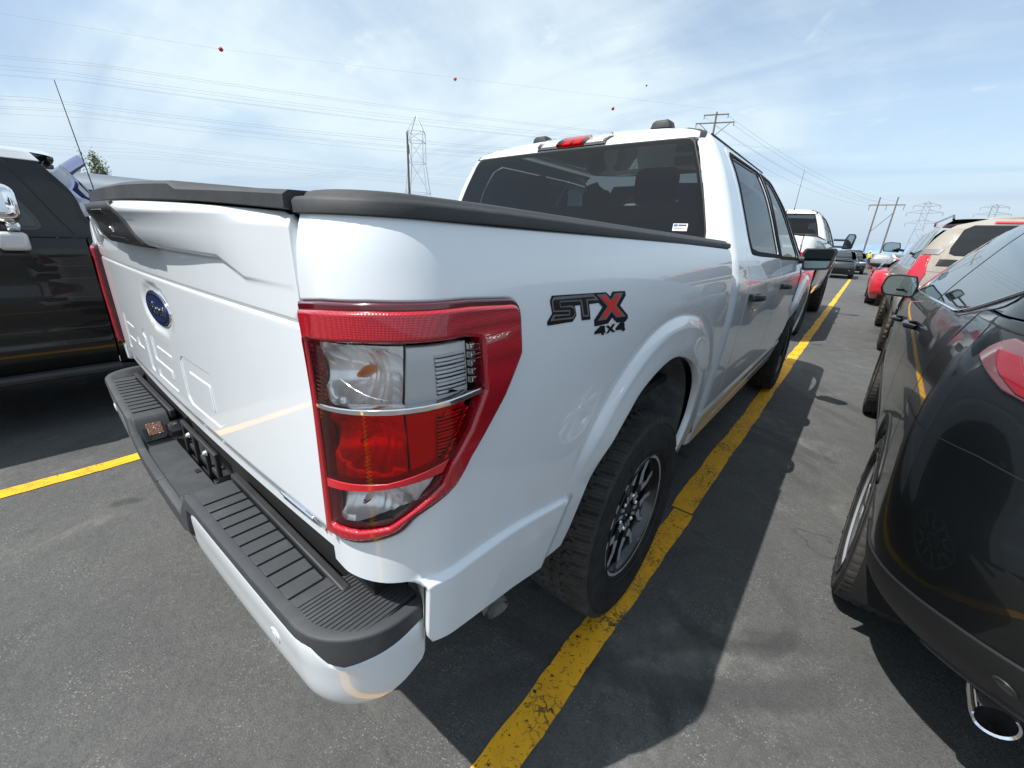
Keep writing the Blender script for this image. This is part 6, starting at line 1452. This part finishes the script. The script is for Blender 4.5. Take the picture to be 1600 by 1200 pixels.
# ------------------------------------------------------------------ trees, hills, far cars, people
def tree(label, loc, h, w, cols, leaf=700, spread=.35, seed=1, name='tree', ls=.05):
    rnd = random.Random(seed); t = thing(name, label, 'tree', loc); tb = MB(); ends = []
    def grow(p, d, L_, r, lev):
        pts = [p]; q = p.copy(); dd = d.copy()
        for i in range(4): dd = (dd+Vector((rnd.uniform(-.12, .12), rnd.uniform(-.12, .12), .10))).normalized(); q = q+dd*L_/4; pts.append(q.copy())
        tb.tube(pts, [r*(1-.12*i) for i in range(5)], 5 if lev else 8, cap=False)
        if lev >= 1: ends.extend(pts[1:])
        if lev < 3:
            for k in range(4 if lev else 6):
                b_ = pts[rnd.choice((1, 2, 3, 4)) if lev else rnd.choice((2, 3, 4))]; a = rnd.uniform(0, 2*PI)
                nd = (dd+Vector((math.cos(a), math.sin(a), 0))*spread*rnd.uniform(.6, 1.3)).normalized(); grow(b_, nd, L_*rnd.uniform(.55, .75), r*.5, lev+1)
    grow(Vector((0, 0, 0)), Vector((0, 0, 1)), h*.42, w*.05, 0)
    tb.obj('trunk', wood, t)
    V = []; F = []; M_ = []
    for i in range(leaf):
        e = rnd.choice(ends)+Vector((rnd.gauss(0, .18), rnd.gauss(0, .18), rnd.gauss(0, .22)))*w*.35
        u = Vector((rnd.gauss(0, 1), rnd.gauss(0, 1), rnd.gauss(0, 1))).normalized(); v = u.orthogonal().normalized(); s = rnd.uniform(.6, 1.4)*ls; b0 = len(V)
        V += [tuple(e-u*s*1.6), tuple(e+v*s*.6), tuple(e+u*s*1.6), tuple(e-v*s*.6)]; F.append((b0, b0+1, b0+2, b0+3)); M_.append(rnd.randrange(len(cols)))
    b = MB(); b.v = V; b.f = F; b.m = M_; b.obj('crown', cols, t, smooth=False)
    return t
spring = [mat('spring_leaf_a', (.16, .19, .07), .7), mat('spring_leaf_b', (.21, .22, .10), .7), mat('spring_leaf_c', (.11, .14, .05), .7)]
tree('thin yellow-green spring tree just right of the raised blue bonnet', (-33.2, 3.85, 0), 5.2, 1.6, spring, 2600, .22, 3, ls=.045)
tree('sparse green tree low between the windscreen and the white van', (-24.5, 1.0, 0), 3.6, 1.5, spring, 1500, .45, 5, ls=.045)
for i, (x, y, hh, lb) in enumerate(((-48, -2.5, 5.6, 'leafy tree top just above the boxy SUV roof'), (-61, 9, 3.9, 'low bare tree far behind the white van'))): tree(lb, (x, y, 0), hh, 2, spring, 900, .5, 11+i, ls=.06)
def hills(name, R0, hmax, a0, a1, m, seed, snow=None):
    rnd = np.random.default_rng(seed); n = 240; V = []; F = []; ph = rnd.uniform(0, 6, 8)
    for i in range(n+1):
        a = math.radians(a0+(a1-a0)*i/n); e = sum(math.sin(a*f*40+p)*w for f, p, w in zip((1, 2.3, 4.1, 7.7, 13, 21), ph, (.5, .35, .2, .12, .07, .05)))
        H = hmax*(.62+.30*e)*(math.sin(PI*i/n)**.35)
        for k, (rr, hh) in enumerate(((R0, 0), (R0*1.04, H*.45), (R0*1.09, H*.8), (R0*1.14, H), (R0*1.3, 0))): V.append((math.sin(a)*rr, math.cos(a)*rr, hh*(1+.08*math.sin(a*900+k*2)) if 0 < k < 4 else hh))
    F = [(i*5+k, i*5+k+1, (i+1)*5+k+1, (i+1)*5+k) for i in range(n) for k in range(4)]
    b = MB(); b.add(V, F); o = b.obj(name, m); tag(o, kind='structure'); return o
hills('mountains', 6000, 165, -24, 42, mat('mountain_painted_haze', (.19, .29, .42), 1, var=(.004, (.36, .44, .52), .52, .75)), 3)  # distance haze is painted into the mountain colour as blue-grey
hills('low_hills', 2600, 15, -110, 60, mat('dry_hillside', (.16, .14, .10), 1, var=(.02, (.10, .11, .07), .4, .6)), 5)
hills('far_treeline', 420, 5.2, -3, 62, mat('dark_treeline', (.055, .06, .04), 1, var=(.2, (.10, .09, .06), .4, .6)), 8)
# row of parked cars far down the lot
rnd = random.Random(4)
far_specs = [(-1.6, 84, silv, 'silver car at the far end of the lot, nearest the white van'), (1.15, 98, dgrey, 'dark car far down the lot beside the people'), (3.6, 78, white2, 'white car far down the right-hand row'), (3.0, 70, dgrey, 'dark SUV far down the right-hand row'), (2.7, 60, silv, 'silver SUV behind the red coupe in its row')]
for x, y, m_, lb in far_specs: facing_suv('car', lb, 'car', (x, y, 0), m_, .97, rz=PI if x < 2 else 0, group='cars parked far down the lot')
def person(label, loc, rz, top, legs, hat=None, phase=.12):
    t = thing('person', label, 'person', loc, rz)
    vs = [(0, 0, .95), (0, 0, 1.15), (0, 0, 1.42), (0, 0, 1.52), (0, .01, 1.62), (0, 0, 1.74), (.19, 0, 1.40), (.25, .02, 1.14), (.24, .10, .90), (-.19, 0, 1.40), (-.25, -.02, 1.14), (-.24, .06, .90), (.10, 0, .90), (.11, phase, .50), (.11, phase*.6-.02, .08), (.11, phase*.6+.14, .03), (-.10, 0, .90), (-.11, -phase*.4, .50), (-.11, -phase, .08), (-.11, -phase+.15, .03)]
    rad = [.15, .14, .15, .06, .095, .085, .065, .048, .035, .065, .048, .035, .095, .065, .045, .04, .095, .065, .045, .04]
    ed = [(0, 1), (1, 2), (2, 3), (3, 4), (4, 5), (2, 6), (6, 7), (7, 8), (2, 9), (9, 10), (10, 11), (0, 12), (12, 13), (13, 14), (14, 15), (0, 16), (16, 17), (17, 18), (18, 19)]
    me = bpy.data.meshes.new('body'); me.from_pydata(vs, ed, []); o = bpy.data.objects.new('body', me); COL.objects.link(o); o.parent = t
    md = o.modifiers.new('skin', 'SKIN'); 
    for i, sv in enumerate(me.skin_vertices[0].data): sv.radius = (rad[i], rad[i]*.85); sv.use_root = i == 0
    s2 = o.modifiers.new('sub', 'SUBSURF'); s2.levels = 1; s2.render_levels = 1
    bpy.context.view_layer.update(); m2 = bpy.data.meshes.new_from_object(o.evaluated_get(bpy.context.evaluated_depsgraph_get())); o.modifiers.clear(); o.data = m2; m2.materials.clear()
    for m_ in (legs, top, mat('skin', (.42, .25, .18), .6), mat('hair', (.03, .02, .015), .8)): m2.materials.append(m_)
    for p in m2.polygons: z = p.center.z; p.material_index = 0 if z < .97 and abs(p.center.x) < .21 else (1 if z < 1.50 and z > .98 else (2 if z < 1.70 else 3)); p.use_smooth = True
    if hat: b = MB(); b.lathe([(0, .10), (.09, .085), (.125, .02), (.165, .0), (.12, -.01)], 16, 'z', (0, 0, 1.74)); b.obj('helmet', hat, t)
    return t
hiv = mat('hi_vis_yellow', (.75, .68, .04), .7); jean = mat('blue_jeans', (.04, .05, .09), .9); hat_w = mat('white_helmet', (.8, .8, .8), .3)
person('person in a yellow high visibility vest standing right of the yellow line', (1.55, 62, 0), 2.6, hiv, jean, hat_w)
person('person in a yellow vest walking just left of the other one', (.95, 66, 0), .4, hiv, jean, None, .2)
person('person in dark clothes walking on the far asphalt', (.35, 74, 0), 3.0, mat('navy_cloth', (.02, .025, .05), .9), jean, None, .2)
